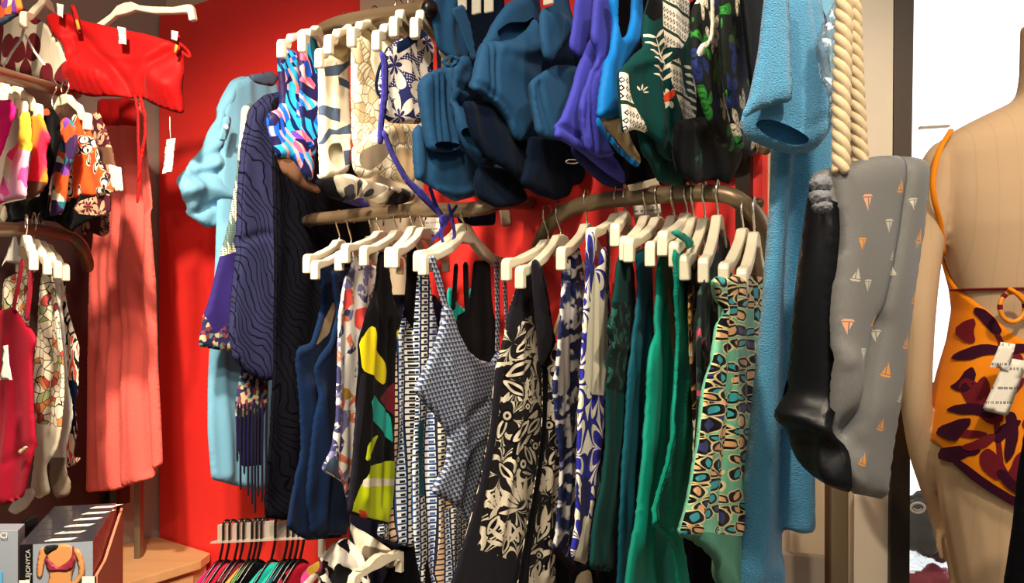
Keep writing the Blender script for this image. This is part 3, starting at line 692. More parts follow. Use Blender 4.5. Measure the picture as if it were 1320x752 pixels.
# two check swimsuits
h = hanger((532, 300), (500, 318), .29, HW+'brown and white check swimsuit with black halter', hook=(535, 276)); pl = PS(532, 400, .26)
g = garment('one_piece_swimsuit', 'small check swimsuit in white, blue and tan with black halter top', 'swimsuit', SW, pl, ['checks', 'black', 'checks_small'],
  [(526, 316), (538, 316), (545, 352), (556, 400), (568, 432), (576, 450), (580, 500), (578, 560), (570, 640), (562, 702), (530, 706), (510, 700), (484, 691), (495, 640), (503, 600), (507, 540), (510, 480), (513, 440), (522, 400), (524, 360)], T=.016,
  decals=[([(505, 300), (590, 300), (590, 462), (572, 452), (556, 462), (538, 432), (521, 408), (505, 400)], 1), ([(480, 600), (500, 604), (506, 640), (498, 700), (478, 700)], 2)], dsm=0, auto=(.012, 20, 1.5), folds=[([(528, 430), (524, 540), (508, 680)], -.018, .014), ([(545, 470), (542, 560), (535, 690)], .014, .014)])
h = hanger((545, 302), (507, 318), .29, 'white plastic hanger behind the brown check swimsuit hanger', hook=(541, 274)); 
g = garment('one_piece_swimsuit', 'check swimsuit hanging low behind the blue triangle print, reaching the bottom edge', 'swimsuit', SW, PS(546, 500, .27), ['checks', 'checks_small', 'petrol'],
  [(540, 330), (550, 330), (560, 400), (575, 470), (590, 530), (603, 600), (606, 660), (603, 720), (592, 770), (550, 775), (536, 720), (530, 660), (533, 580), (538, 500), (534, 440)], T=.016,
  decals=[([(565, 660), (610, 640), (610, 780), (560, 780)], 1), ([(538, 545), (548, 540), (551, 640), (541, 640)], 2)], auto=(.012, 20, 1.5), folds=[([(556, 520), (552, 620), (560, 740)], -.016, .014), ([(580, 560), (584, 640), (578, 750)], .014, .014)])
# green and black suits behind the blue one
h = hanger((597, 297), (536, 322), .29, 'white plastic hanger with its far arm behind the blue triangle print swimsuit', hook=(590, 272)); plb = HP(h, 0)
g = garment('one_piece_swimsuit', 'black swimsuit with deep halter seen inside the blue triangle print neckline', 'swimsuit', SW, plb, 'black', [(611, 336), (632, 336), (634, 380), (640, 430), (640, 480), (612, 520), (592, 500), (576, 440), (572, 400), (590, 415), (604, 400)], T=.008)
strap(g, M['black'], plb, [(600, 338), (601, 380), (606, 440)], 7)
strap(g, M['black'], plb, [(588, 340), (586, 372), (584, 400)], 6)
g = garment('bikini_bra', 'turquoise green bikini cup peeking out behind the blue triangle print swimsuit', 'bikini top', SW, plb.off(-.02), ['turq', 'black', 'beige'], [(576, 372), (582, 370), (590, 392), (600, 400), (606, 372), (611, 370), (611, 400), (600, 440), (586, 436), (576, 405)], T=.008, decals=[([(586, 408), (606, 398), (602, 436), (590, 436)], 1)])
# blue triangle print
h = hanger((600, 307), (543, 326), .30, HW+'blue triangle print swimsuit', hook=(599, 270), L=.2); pl = HP(h, .012)
g = garment('one_piece_swimsuit', 'blue and white tiny triangle print swimsuit on a turned hanger', 'swimsuit', SW, pl, ['geo_blue', 'cream'],
  [(571, 392), (580, 394), (590, 428), (603, 452), (618, 464), (633, 468), (643, 450), (654, 462), (654, 478), (645, 500), (633, 545), (625, 578), (615, 625), (603, 679), (592, 656), (575, 646), (557, 636), (562, 618), (575, 600), (579, 563), (560, 535), (545, 520), (532, 503), (545, 478), (560, 450), (569, 418)],
  T=.03, rim=.05, res=.006, decals=[([(648, 478), (656, 470), (650, 510), (640, 520)], 1)], auto=(.006, 14, 2), folds=[([(575, 470), (592, 520), (597, 575), (588, 640)], .012, .02), ([(580, 560), (600, 540), (625, 520)], -.01, .012), ([(585, 600), (610, 570), (622, 560)], .008, .012)])
strap(g, M['geo_blue'], pl, [(556, 330), (566, 362), (573, 392), (578, 402)], [9, 9, 8, 7])
strap(g, M['geo_blue'], pl, [(640, 334), (641, 380), (642, 420), (641, 456)], 6)
strap(g, M['geo_blue'], pl, [(649, 345), (652, 390), (654, 430), (650, 466)], 5)
# violet lace knot hanging over the rail
kp = PS(585, 280, .34)
g = garment('knotted_cord', 'violet cord knotted round the bronze rail above the blue print swimsuit', 'cord', None, kp, 'violetstrap', ribbon([(553, 240), (563, 268), (572, 285), (568, 300), (556, 310)], [5, 6, 8, 5, 4]), T=.005, rim=.008)
part(g, 'knot', 'violetstrap', kp.off(.006), [(566, 278), (575, 275), (579, 284), (574, 292), (566, 289)], T=.010, rim=.02)
part(g, 'cord_end', 'violetstrap', kp.off(.004), ribbon([(578, 262), (583, 285), (586, 305), (582, 316)], 4), T=.004, rim=.006)
part(g, 'cord_end', 'violetstrap', kp.off(.008), ribbon([(590, 264), (580, 280), (568, 300), (572, 316)], 4), T=.004, rim=.006)
# black leaf print pair
c_, k_ = 2, 3
LA = []
for q in [((648, 486), (681, 464), 15), ((646, 490), (670, 511), 12), ((657, 588), (691, 527), 17), ((655, 570), (679, 541), 12), ((640, 566), (650, 536), 9), ((676, 560), (694, 538), 10), ((654, 620), (640, 596), 10), ((684, 600), (672, 574), 9), ((660, 455), (673, 438), 8), ((626, 690), (640, 664), 11), ((664, 700), (650, 670), 11), ((680, 660), (690, 620), 10), ((645, 715), (652, 690), 8)]: LA += leaf_print(*q, c_, k_)
for q in [((660, 462), (682, 452), 7), ((664, 444), (685, 420), 6), ((684, 452), (686, 425), 6), ((674, 508), (675, 486), 5), ((682, 512), (683, 484), 5), ((690, 515), (690, 488), 5), ((660, 530), (690, 514), 5), ((646, 520), (652, 505), 5), ((668, 608), (684, 612), 4)]: LA.append((lens(*q), c_))
for p_, r__ in [((650, 536), 6), ((670, 598), 6), ((661, 592), 4), ((682, 640), 6), ((634, 640), 5), ((676, 524), 4), ((672, 712), 5), ((688, 575), 5)]: LA += ring_print(p_, r__, c_, k_)
LA += spray_print((670, 655), 125, 130, 7, 48, 7, c_)+spray_print((650, 705), 110, 110, 5, 40, 6, c_)+spray_print((640, 660), 110, 80, 4, 36, 6, c_)+spray_print((684, 700), 100, 90, 4, 40, 6, c_)
LB = []
for q in [((712, 505), (724, 480), 9), ((706, 520), (722, 545), 10), ((715, 590), (724, 556), 9), ((704, 600), (714, 575), 8), ((705, 650), (720, 625), 9), ((690, 700), (703, 672), 9), ((700, 740), (712, 705), 11), ((682, 750), (694, 722), 10), ((716, 690), (718, 660), 8)]: LB += leaf_print(*q, c_, k_)
for q in [((706, 480), (716, 470), 6), ((704, 492), (724, 500), 5), ((704, 560), (712, 530), 5), ((706, 625), (722, 612), 5), ((700, 668), (716, 652), 5), ((696, 690), (700, 650), 6)]: LB.append((lens(*q), c_))
for p_, r__ in [((714, 569), 7), ((704, 548), 5), ((705, 700), 6), ((722, 600), 4), ((692, 716), 4)]: LB += ring_print(p_, r__, c_, k_)
LB += spray_print((704, 545), 60, 110, 5, 34, 6, c_)+spray_print((700, 640), 70, 110, 5, 34, 6, c_)+spray_print((690, 770), 70, 100, 5, 44, 7, c_)
hA = hanger((706, 318), (650, 332), .26, HW+'leaf print swimsuit with bare black side panel', hook=(709, 272)); 
hB = hanger((722, 312), (668, 342), .26, HW+'leaf print swimsuit with black halter tie', hook=(718, 269)); pl = HP(hA, .0)
g = garment('one_piece_swimsuit', 'black and cream leaf print swimsuit with wide plain black side, the left one of two', 'swimsuit', SW, pl, ['leaf_black', 'charcoal', 'printcream', 'printblack'],
  [(668, 360), (677, 345), (690, 352), (697, 400), (702, 440), (698, 480), (696, 560), (686, 640), (672, 720), (668, 770), (570, 780), (588, 730), (605, 680), (620, 620), (632, 550), (638, 480), (645, 450), (654, 405)], T=.016, res=.006,
  decals=LA+[([(660, 330), (700, 330), (705, 425), (690, 405), (672, 410), (655, 432), (645, 420)], 1), ([(630, 480), (647, 470), (643, 520), (634, 590), (622, 660), (613, 708), (655, 722), (690, 722), (690, 790), (560, 790), (610, 640)], 1)],
  auto=(.008, 18, 1.5), folds=[([(668, 430), (662, 560), (640, 700)], .012, .015), ([(648, 480), (640, 560), (616, 700)], -.006, .006)])
pl = HP(hB, .004)
g = garment('one_piece_swimsuit', 'black and cream leaf print swimsuit with long black halter tie, the right one of two', 'swimsuit', SW, pl, ['leaf_black', 'black', 'printcream', 'printblack'],
  [(688, 345), (698, 338), (707, 380), (714, 430), (718, 445), (726, 470), (724, 520), (726, 560), (723, 620), (717, 680), (714, 720), (716, 775), (664, 775), (678, 690), (692, 610), (699, 540), (699, 460), (700, 430), (692, 390)], T=.016, res=.006,
  decals=LB+[([(680, 330), (705, 330), (714, 420), (714, 442), (702, 470), (699, 440), (690, 395)], 1), ([(690, 470), (704, 475), (701, 560), (692, 640), (681, 720), (676, 790), (655, 790), (676, 680), (692, 590)], 1)],
  auto=(.008, 18, 1.5), folds=[([(712, 470), (710, 560), (700, 740)], .012, .014)])
part(g, 'halter_tie', 'charcoal', pl.off(.012), [(684, 338), (690, 333), (697, 340), (706, 385), (715, 436), (712, 452), (700, 478), (694, 470), (690, 420), (686, 380)], T=.006, auto=(.005, 18, 1.5))
part(g, 'cup_lining', 'beige', pl.off(-.02), [(724, 390), (728, 400), (722, 425), (714, 440), (713, 425)], T=.006)
# tie dye and blue leaf
h = hanger((756, 298), (722, 317), .26, HW+'navy and white tie dye swimsuit', hook=(760, 252)); pl = HP(h, -.004)
g = garment('one_piece_swimsuit', 'navy and white tie dye striped swimsuit with grey lining edge', 'swimsuit', SW, pl, ['tie_dye', 'white', 'charcoal'],
  [(727, 330), (732, 335), (736, 318), (747, 320), (752, 360), (757, 430), (755, 500), (750, 540), (747, 600), (741, 660), (733, 706), (744, 735), (738, 740), (722, 722), (710, 712), (716, 690), (720, 640), (722, 600), (716, 545), (712, 500), (718, 460), (723, 400), (725, 350)], T=.014,
  decals=[([(722, 440), (732, 430), (736, 460), (732, 500), (718, 512), (716, 500)], 1), ([(708, 708), (718, 704), (730, 722), (746, 735), (738, 745), (716, 724)], 2)], auto=(.009, 26, 2), folds=[([(735, 340), (734, 420), (736, 500)], -.018, .010), ([(728, 520), (733, 600), (728, 690)], .012, .012)])
h = hanger((795, 285), (760, 292), .26, HW+'cream swimsuit with royal blue leaves', hook=(794, 248)); pl = HP(h, .022)
g = garment('one_piece_swimsuit', 'cream swimsuit printed with royal blue leaves, beside the tie dye one', 'swimsuit', SW, pl, ['blue_leaf', 'cream', 'violet_dark'],
  [(757, 300), (766, 298), (770, 350), (774, 320), (781, 318), (785, 360), (789, 420), (791, 490), (786, 560), (779, 620), (772, 670), (760, 712), (757, 729), (738, 722), (736, 712), (741, 680), (745, 600), (747, 540), (750, 480), (753, 420), (756, 360)], T=.014,
  decals=[([(762, 360), (768, 340), (773, 400), (778, 350), (783, 420), (781, 470), (773, 510), (760, 508), (753, 490), (756, 430)], 1), ([(748, 624), (760, 620), (757, 660), (748, 690), (744, 680)], 2), ([(752, 664), (759, 670), (756, 728), (738, 722), (743, 700)], 1)], auto=(.009, 24, 2), folds=[([(768, 330), (766, 430), (764, 520)], -.016, .010), ([(775, 480), (768, 580), (754, 700)], .012, .012)])
strap(g, M['black'], pl.off(.012), [(783, 296), (785, 330), (782, 380)], 3)
# dark green ruffle, petrol
h = hanger((805, 282), (792, 286), .26, HW+'dark green ruffled swimsuit', hook=(800, 246), L=.16)
h2 = hanger((832, 288), (804, 303), .26, 'white plastic hanger between the blue leaf and petrol swimsuits', hook=(835, 246)); pl = HP(h2, -.012)
g = garment('one_piece_swimsuit', 'very dark green swimsuit with ruffled floral neckline', 'swimsuit', SW, pl, ['bottle', 'dark_ruffle'],
  [(796, 330), (808, 320), (815, 340), (819, 420), (814, 470), (808, 520), (803, 600), (797, 680), (790, 739), (759, 734), (766, 680), (777, 620), (783, 560), (782, 500), (780, 470), (786, 440), (781, 428), (788, 405), (792, 360)], T=.016,
  decals=[([(775, 390), (822, 390), (822, 490), (806, 510), (778, 500)], 1)], auto=(.012, 24, 2), folds=[([(782, 440), (795, 452), (815, 440)], .012, .01), ([(780, 480), (796, 494), (812, 478)], .012, .01), ([(800, 510), (792, 600), (776, 720)], .014, .014)])
h = hanger((848, 290), (809, 305), .26, HW+'petrol blue swimsuit', hook=(846, 246)); pl = HP(h, -.004)
g = garment('one_piece_swimsuit', 'petrol blue swimsuit hanging between the dark green and emerald ones', 'swimsuit', SW, pl, 'petrol',
  [(818, 325), (836, 318), (842, 380), (844, 460), (842, 560), (832, 640), (823, 720), (820, 775), (793, 775), (797, 690), (803, 600), (808, 520), (810, 470), (817, 420), (822, 370)], T=.016, auto=(.014, 20, 1.3), folds=[([(822, 440), (816, 560), (806, 720)], .016, .012), ([(834, 400), (830, 540), (818, 700)], -.014, .012)])
# emerald pair
h = hanger((868, 288), (837, 310), .26, HW+'smooth emerald swimsuit with beige strip', hook=(876, 246)); pl = HP(h, .0)
g = garment('one_piece_swimsuit', 'smooth emerald green swimsuit with beige lining strip', 'swimsuit', SW, pl, ['emerald', 'beige'],
  [(846, 345), (853, 325), (862, 330), (870, 380), (880, 420), (884, 480), (882, 540), (878, 600), (878, 660), (880, 700), (882, 775), (803, 775), (807, 730), (815, 680), (826, 590), (832, 520), (833, 470), (842, 420), (846, 380)], T=.022, rim=.05,
  decals=[([(856, 372), (860, 370), (866, 420), (872, 470), (866, 474), (859, 430)], 1)], auto=(.016, 18, 1.2), folds=[([(842, 430), (838, 540), (818, 700)], .014, .016), ([(854, 400), (852, 540), (836, 720)], -.018, .014), ([(866, 480), (862, 600), (850, 700)], .02, .018)])
h = hanger((885, 285), (853, 296), .26, 'white plastic hanger with a green scarf end tied over it', hook=(885, 244))
h = hanger((893, 290), (868, 310), .26, HW+'crinkled emerald swimsuit', hook=(897, 243)); pl = HP(h, .002)
g = garment('one_piece_swimsuit', 'crinkled emerald green swimsuit with scalloped low edge', 'swimsuit', SW, pl, ['emerald_crinkle', 'emerald'],
  [(866, 322), (877, 322), (886, 360), (892, 420), (898, 482), (895, 560), (887, 640), (879, 692), (884, 720), (892, 775), (876, 775), (870, 712), (855, 692), (838, 677), (841, 655), (855, 610), (865, 560), (872, 500), (874, 440), (869, 380)], T=.016,
  decals=[([(875, 480), (879, 440), (886, 400), (890, 420), (892, 460), (882, 490)], 1)], auto=(.01, 26, 4), folds=[([(840, 668), (858, 684), (874, 704), (880, 740)], .012, .008), ([(884, 470), (878, 560), (866, 660)], .012, .014)])
sc = garment('scarf_tie', 'green gauze scarf end wrapped over the hanger of the emerald swimsuits', 'scarf', None, HP(h, .02), 'emerald_crinkle', [(864, 300), (872, 296), (884, 302), (894, 310), (893, 318), (886, 322), (884, 314), (872, 306)], T=.008, rim=.012)
# gold brown, dark pink
h = hanger((908, 292), (882, 327), .26, HW+'gold and brown print swimsuit', hook=(903, 243)); pl = HP(h, .0)
g = garment('one_piece_swimsuit', 'brown and gold print swimsuit behind the crinkled emerald one', 'swimsuit', SW, pl, ['gold_brown', 'black'], [(888, 335), (902, 330), (913, 395), (916, 470), (906, 560), (897, 640), (890, 660), (893, 560), (890, 480), (886, 400)], T=.012, auto=(.01, 22, 2))
h = hanger((925, 288), (906, 330), .26, HW+'dark floral swimsuit with pink touches', hook=(919, 242)); pl = HP(h, .004)
g = garment('one_piece_swimsuit', 'dark floral swimsuit with pink touches left of the mint one', 'swimsuit', SW, pl, 'dark_pink', [(905, 372), (914, 345), (926, 300), (937, 305), (942, 330), (940, 420), (925, 480), (912, 600), (900, 680), (884, 690), (890, 640), (900, 560), (903, 470)], T=.014, auto=(.012, 22, 2))
# mint print
MB_ = []
rs_ = random.Random(11)
for i, (x, y) in enumerate([(930, 374), (950, 368), (972, 374), (932, 396), (912, 494), (908, 508), (902, 540), (897, 580), (888, 622), (880, 664), (926, 408), (948, 400), (970, 396), (934, 440), (958, 436), (980, 430), (922, 478), (944, 482), (966, 474), (984, 476), (914, 520), (936, 524), (958, 516), (978, 522), (906, 562), (926, 566), (950, 560), (972, 566), (900, 604), (920, 612), (944, 602), (966, 610), (888, 648), (908, 656), (932, 648), (954, 656), (974, 650), (882, 682), (926, 684), (950, 690)]):
    MB_ += bloom_print((x+rs_.uniform(-3, 3), y+rs_.uniform(-4, 4)), rs_.uniform(22, 28), rs_.uniform(0, 3), rs_.choice([4, 5, 4]), 4, rs_.choice([[5, 6], [6, 5], [7, 6], [5, 5]]), 3)
h1 = hanger((958, 305), (932, 337), .25, HW+'mint print swimsuit, left of a pair', hook=(963, 266))
h2 = hanger((972, 310), (956, 344), .25, 'white plastic hanger right of the mint print swimsuit hanger', hook=(970, 264)); pl = HP(h2, .004)
g = garment('one_piece_swimsuit', 'mint green swimsuit with dark outlined tan and blue petals and gathered bandeau top', 'swimsuit', SW, pl, ['mint', 'sage', 'cream', 'rimgold', 'printblack', 'tan', 'aqua', 'bluedeep'],
  [(919, 360), (926, 356), (938, 359), (948, 354), (960, 362), (972, 354), (986, 360), (988, 372), (984, 420), (984, 500), (982, 600), (976, 660), (972, 700), (950, 775), (933, 775), (916, 725), (895, 702), (875, 690), (884, 650), (893, 610), (901, 560), (910, 490), (921, 440), (930, 400), (922, 378)], T=.022, rim=.04, res=.006,
  decals=MB_+[([(873, 690), (900, 685), (940, 690), (958, 694), (982, 690), (982, 790), (900, 790), (860, 700)], 1), ([(965, 655), (980, 650), (980, 690), (962, 690)], 1)],
  auto=(.012, 22, 2), folds=[([(930, 400), (928, 450), (905, 600), (890, 680)], .012, .015), ([(950, 370), (944, 440), (930, 600), (922, 690)], -.02, .012), ([(965, 380), (962, 500), (945, 680)], .012, .014), ([(900, 700), (930, 730), (945, 775)], .012, .014)])

# added dark sheets that stand for the shade between the suits and the wall
DB = 'dark sheets standing for shade behind the lower rails'
garment('shade_sheet', 'black sheet standing for the shade behind the leaf print swimsuits, low against the wall', 'shade sheet', DB, PO(680, 600, .07), 'black', [(585, 500), (640, 470), (700, 465), (760, 470), (775, 520), (778, 790), (585, 790)], T=.012, auto=(.014, 14, 1))
garment('shade_sheet', 'black sheet standing for the shade behind the emerald and petrol swimsuits', 'shade sheet', DB, PO(860, 600, .07), 'black', [(765, 470), (800, 440), (860, 425), (930, 420), (965, 440), (972, 500), (975, 790), (768, 790)], T=.012, auto=(.014, 14, 1))
garment('shade_sheet', 'dark navy sheet standing for the shade behind the check swimsuits', 'shade sheet', DB, PO(520, 600, .07), 'ink', [(455, 430), (500, 380), (560, 380), (588, 420), (592, 600), (590, 790), (450, 790), (452, 600)], T=.012, auto=(.014, 14, 1))

tag(cloth('price_card', [M['price_tag']], PO(556, 290, .22), [(545, 276), (567, 275), (568, 306), (546, 307)], T=.0006, auto=(0, 1, 1), smooth=0), 'white price card behind the violet knotted cord on the bronze rail', 'price card')
# ------------------------------------------------------------------ long clothes on the red wall
g = garment('linen_shirt', 'light blue linen shirt with rolled sleeve hanging against the red wall', 'shirt', None, PS(300, 300, .22, 8), ['linen_blue'],
  [(300, 108), (318, 98), (345, 96), (358, 110), (356, 300), (352, 628), (330, 632), (300, 626), (272, 618), (268, 560), (270, 460), (278, 330), (282, 220), (288, 140)], T=.03, rim=.05, auto=(.012, 14, 1.2),
  folds=[([(290, 300), (284, 450), (290, 610)], .012, .02)])
sl = part(g, 'sleeve', 'linen_blue', PS(285, 200, .25, 8), [(310, 98), (296, 104), (286, 120), (276, 150), (262, 190), (248, 214), (232, 224), (224, 236), (228, 252), (238, 262), (246, 278), (262, 292), (276, 294), (292, 282), (302, 262), (306, 220), (318, 180), (326, 130), (324, 100)], T=.05, rim=.06,
  auto=(.018, 16, 8), folds=[([(248, 214), (275, 196), (300, 190)], -.025, .014), ([(228, 246), (262, 240), (296, 258)], .03, .022), ([(240, 228), (270, 222), (300, 226)], -.02, .012), ([(246, 276), (275, 262), (302, 262)], -.018, .012), ([(276, 150), (280, 180), (268, 210)], .02, .02)])
part(g, 'sleeve_tab', 'linen_blue', PS(285, 200, .30, 8), ribbon([(293, 150), (291, 164), (286, 182)], 10), T=.006, rim=.01)
bp = PS(285, 200, .31, 8); c0 = bp.P(291, 164); V, Fc = tube([c0, c0+bp.n*.004, c0+bp.n*.006], [.0085, .0085, .005], 14); link('button', V, Fc, M['button'], g)
part(g, 'collar', 'greyblue', PS(320, 100, .24, 8), [(318, 97), (350, 92), (360, 100), (352, 112), (330, 108)], T=.012)
g = garment('patterned_kimono', 'cream and green zigzag kimono sleeve with purple embroidered cuff between blue shirt and navy kaftan', 'kimono', None, PS(318, 300, .25, 6), ['kimono', 'purple', 'embroidery', 'cream'],
  [(312, 138), (326, 132), (336, 150), (334, 240), (326, 330), (318, 400), (310, 455), (286, 452), (256, 447), (262, 410), (270, 385), (284, 330), (296, 280), (306, 220), (310, 170)], T=.025, rim=.05,
  decals=[([(270, 335), (300, 325), (340, 325), (330, 460), (250, 460), (255, 430)], 1), ([(250, 425), (262, 405), (276, 432), (288, 420), (300, 412), (320, 420), (320, 470), (245, 460)], 2), ([(306, 140), (318, 134), (326, 150), (316, 200), (308, 200)], 3)], auto=(.012, 16, 2))
g = garment('lace_kaftan', 'navy blue textured lace kaftan sleeve with wavy ribs', 'kaftan', None, PS(345, 300, .27, 4), 'lace_navy',
  [(320, 140), (340, 122), (362, 118), (378, 140), (384, 220), (388, 300), (386, 420), (376, 470), (360, 488), (340, 492), (318, 480), (300, 462), (294, 430), (300, 380), (306, 320), (308, 250), (312, 190)], T=.05, rim=.08, auto=(.012, 12, 3),
  folds=[([(310, 310), (345, 300), (386, 312)], -.012, .012)])
g = garment('fringed_wrap', 'navy wrap with small embroidered patch and long dark fringe below the lace kaftan', 'wrap', None, PS(330, 520, .26, 6), ['purple', 'embroidery', 'navy'],
  [(312, 470), (345, 476), (346, 520), (340, 535), (340, 600), (310, 602), (304, 560), (303, 520), (308, 490)], T=.012, decals=[([(300, 482), (350, 478), (350, 526), (324, 534), (302, 540)], 1)], auto=(.008, 16, 2))
fp = PS(330, 560, .275, 6)
for i, (x, y) in enumerate([(306, 596), (310, 632), (315, 612), (320, 640), (325, 650), (329, 662), (333, 640), (338, 648), (343, 634)]):
    part(g, 'fringe_cord', 'ink', fp, ribbon([(x+1, 520), (x, 560), (x, y)], 3), T=.003, rim=.005, auto=(.002, 10, 3))
g = garment('lace_kaftan', 'long black lace kaftan hanging behind the navy swimsuits', 'kaftan', None, PS(405, 300, .22, 0), 'lace_black',
  [(350, 130), (380, 110), (430, 150), (470, 250), (478, 300), (470, 420), (440, 560), (420, 650), (380, 672), (340, 668), (350, 560), (356, 470), (352, 300)], T=.03, rim=.06, auto=(.016, 12, 1), folds=[([(372, 200), (366, 400), (356, 640)], -.02, .03)])

# ------------------------------------------------------------------ upper row
UP = 'bikini pieces on the upper rails'
def up(name, label, cat_, ref, mats, outline, o=.42, yaw=0, par=None, flat=False, **k):
    pl = PO(ref, 150, o) if flat else PS(ref, 150, o, yaw)
    k.setdefault('T', .018); k.setdefault('auto', (.010, 22, 4))
    if par is None: return garment(name, label, cat_, UP, pl, mats, outline, **k), pl
    return part(par, name, mats, pl, outline, **k), pl
# hangers of the left part
UHL = 'white plastic hanger end above the '
for (nk, en, hk, lb) in [((398, 48), (360, 48), None, 'blue and pink feather print bikini bottom'), ((410, 44), (388, 40), None, 'blue and pink feather print bikini top'), ((446, 50), (409, 60), (447, 25), 'striped bikini, lower of two'),
                         ((456, 42), (421, 42), None, 'striped bikini, upper of two'), ((484, 33), (451, 32), (500, 12), 'sketch print bikini'), ((515, 36), (483, 36), (512, 8), 'plain cream bikini strap'),
                         ((530, 18), (506, 18), (524, 5), 'cream strap beside the navy floral bikini'), ((556, 18), (533, 19), None, 'navy floral bikini')]:
    hanger(nk, en, .40, UHL+lb, L=.12, hook=hk, jl=.045)
g, pl = up('bikini_bottom', 'blue, pink and purple feather print bikini bottom, furthest left on the upper rail', 'bikini bottom', 380, ['feather'],
  [(356, 60), (370, 62), (384, 68), (386, 120), (394, 140), (402, 170), (406, 200), (402, 234), (391, 230), (383, 213), (372, 203), (356, 204), (350, 185), (342, 155), (345, 145), (360, 140), (359, 110)], rim=.05, T=.025)
up('lining', '', '', 377, ['brownlining'], [(355, 200), (372, 200), (390, 220), (402, 236), (415, 242), (413, 250), (398, 246), (378, 236), (362, 222)], par=g)
g, pl = up('bikini_bra', 'blue and pink feather print bikini top with teal strap', 'bikini top', 400, ['feather', 'petrol'],
  [(386, 60), (392, 44), (401, 37), (410, 55), (412, 110), (414, 150), (413, 182), (406, 204), (398, 188), (388, 168), (385, 120)], decals=[([(396, 42), (402, 36), (412, 55), (413, 100), (406, 95), (400, 70)], 1)])
g, pl = up('bikini_bottom', 'cream bikini bottom with bold blue zigzag stripes', 'bikini bottom', 430, ['cream', 'greyblue'],
  [(410, 70), (428, 68), (449, 66), (451, 100), (453, 150), (452, 200), (450, 222), (436, 228), (412, 232), (409, 170), (409, 120)], T=.03, rim=.05,
  decals=[([(414, 87), (440, 83), (449, 77), (449, 84), (434, 98), (416, 99)], 1), ([(433, 99), (452, 108), (452, 118), (434, 110)], 1), ([(409, 138), (412, 136), (436, 141), (436, 158), (425, 155), (409, 148)], 1), ([(409, 186), (414, 174), (421, 166), (431, 168), (449, 160), (453, 173), (438, 174), (425, 174), (413, 187)], 1),
          ([(440, 195), (453, 193), (453, 211), (442, 214)], 1)], dsm=0, holes=[[(419, 192), (426, 185), (438, 184), (440, 200), (442, 218), (430, 218), (421, 208)]])
part(g, 'drawstring', 'white', pl.off(.02), ribbon([(409, 225), (416, 234), (428, 236), (436, 226)], 3), T=.004, rim=.005)
g, pl = up('bikini_bottom', 'cream sketch print bikini bottom beside the striped one', 'bikini bottom', 466, ['sketch'], [(452, 46), (468, 46), (486, 50), (483, 75), (492, 100), (490, 140), (492, 172), (482, 196), (464, 206), (454, 184), (452, 120)], T=.03, rim=.05)
g, pl = up('bikini_bra', 'plain cream bikini top strap between sketch print and navy floral bikinis', 'bikini top', 482, ['cream'], [(485, 34), (498, 30), (512, 36), (506, 60), (497, 80), (495, 104), (485, 102), (478, 76), (482, 55)])
g, pl = up('bikini_bra', 'sketch print bikini cups with beige lining below the navy floral bandeau', 'bikini top', 492, ['sketch', 'beige', 'taupe'], [(452, 190), (468, 182), (490, 160), (520, 158), (536, 168), (538, 205), (533, 240), (515, 236), (490, 225), (470, 232), (455, 222)], T=.03, rim=.05,
  decals=[([(460, 196), (480, 186), (500, 185), (498, 200), (486, 212), (470, 222), (458, 212)], 2), ([(508, 190), (540, 196), (538, 240), (508, 232)], 1)])
up('cup_edge', '', '', 488, ['cream'], ribbon([(494, 164), (515, 168), (528, 180), (536, 194)], 4), par=g, T=.006, o=.44)
g, pl = up('bikini_bottom', 'grey, white and black printed bikini bottom crumpled low on the upper rail', 'bikini bottom', 470, ['grey_blots'], [(428, 226), (450, 224), (470, 232), (500, 240), (530, 244), (538, 256), (520, 264), (490, 264), (466, 254), (446, 262), (434, 250)], T=.03, rim=.04, auto=(.02, 20, 14))
g, pl = up('bikini_bottom', 'dark multicoloured bikini bottom under the striped bikini, low on the rail', 'bikini bottom', 440, ['black', 'purple'], [(404, 232), (430, 228), (452, 236), (474, 258), (478, 268), (450, 264), (420, 254)], T=.02, auto=(.02, 20, 14), decals=[([(440, 255), (478, 255), (478, 270), (440, 268)], 1)])
g, pl = up('bikini_bra', 'navy and white floral bandeau bikini top with long violet ties', 'bikini top', 516, ['navy_floral', 'navy'],
  [(496, 64), (510, 52), (530, 45), (548, 34), (558, 60), (556, 100), (550, 130), (544, 160), (520, 160), (500, 158), (490, 146), (487, 112), (492, 84)], T=.03, rim=.05, decals=[([(508, 56), (530, 44), (550, 34), (552, 44), (530, 56), (506, 72)], 1)])
strap(g, M['violetstrap'], pl.off(.03), [(491, 66), (496, 80), (496, 120), (491, 160), (490, 186)], [6, 9, 9, 8, 8], 'tie')
strap(g, M['violetstrap'], pl.off(.034), [(494, 168), (506, 200), (524, 232), (545, 252), (566, 276)], [7, 7, 8, 11, 6], 'tie')
strap(g, M['navy'], pl.off(.03), [(497, 70), (488, 90), (484, 112), (490, 126)], 4, 'tie')
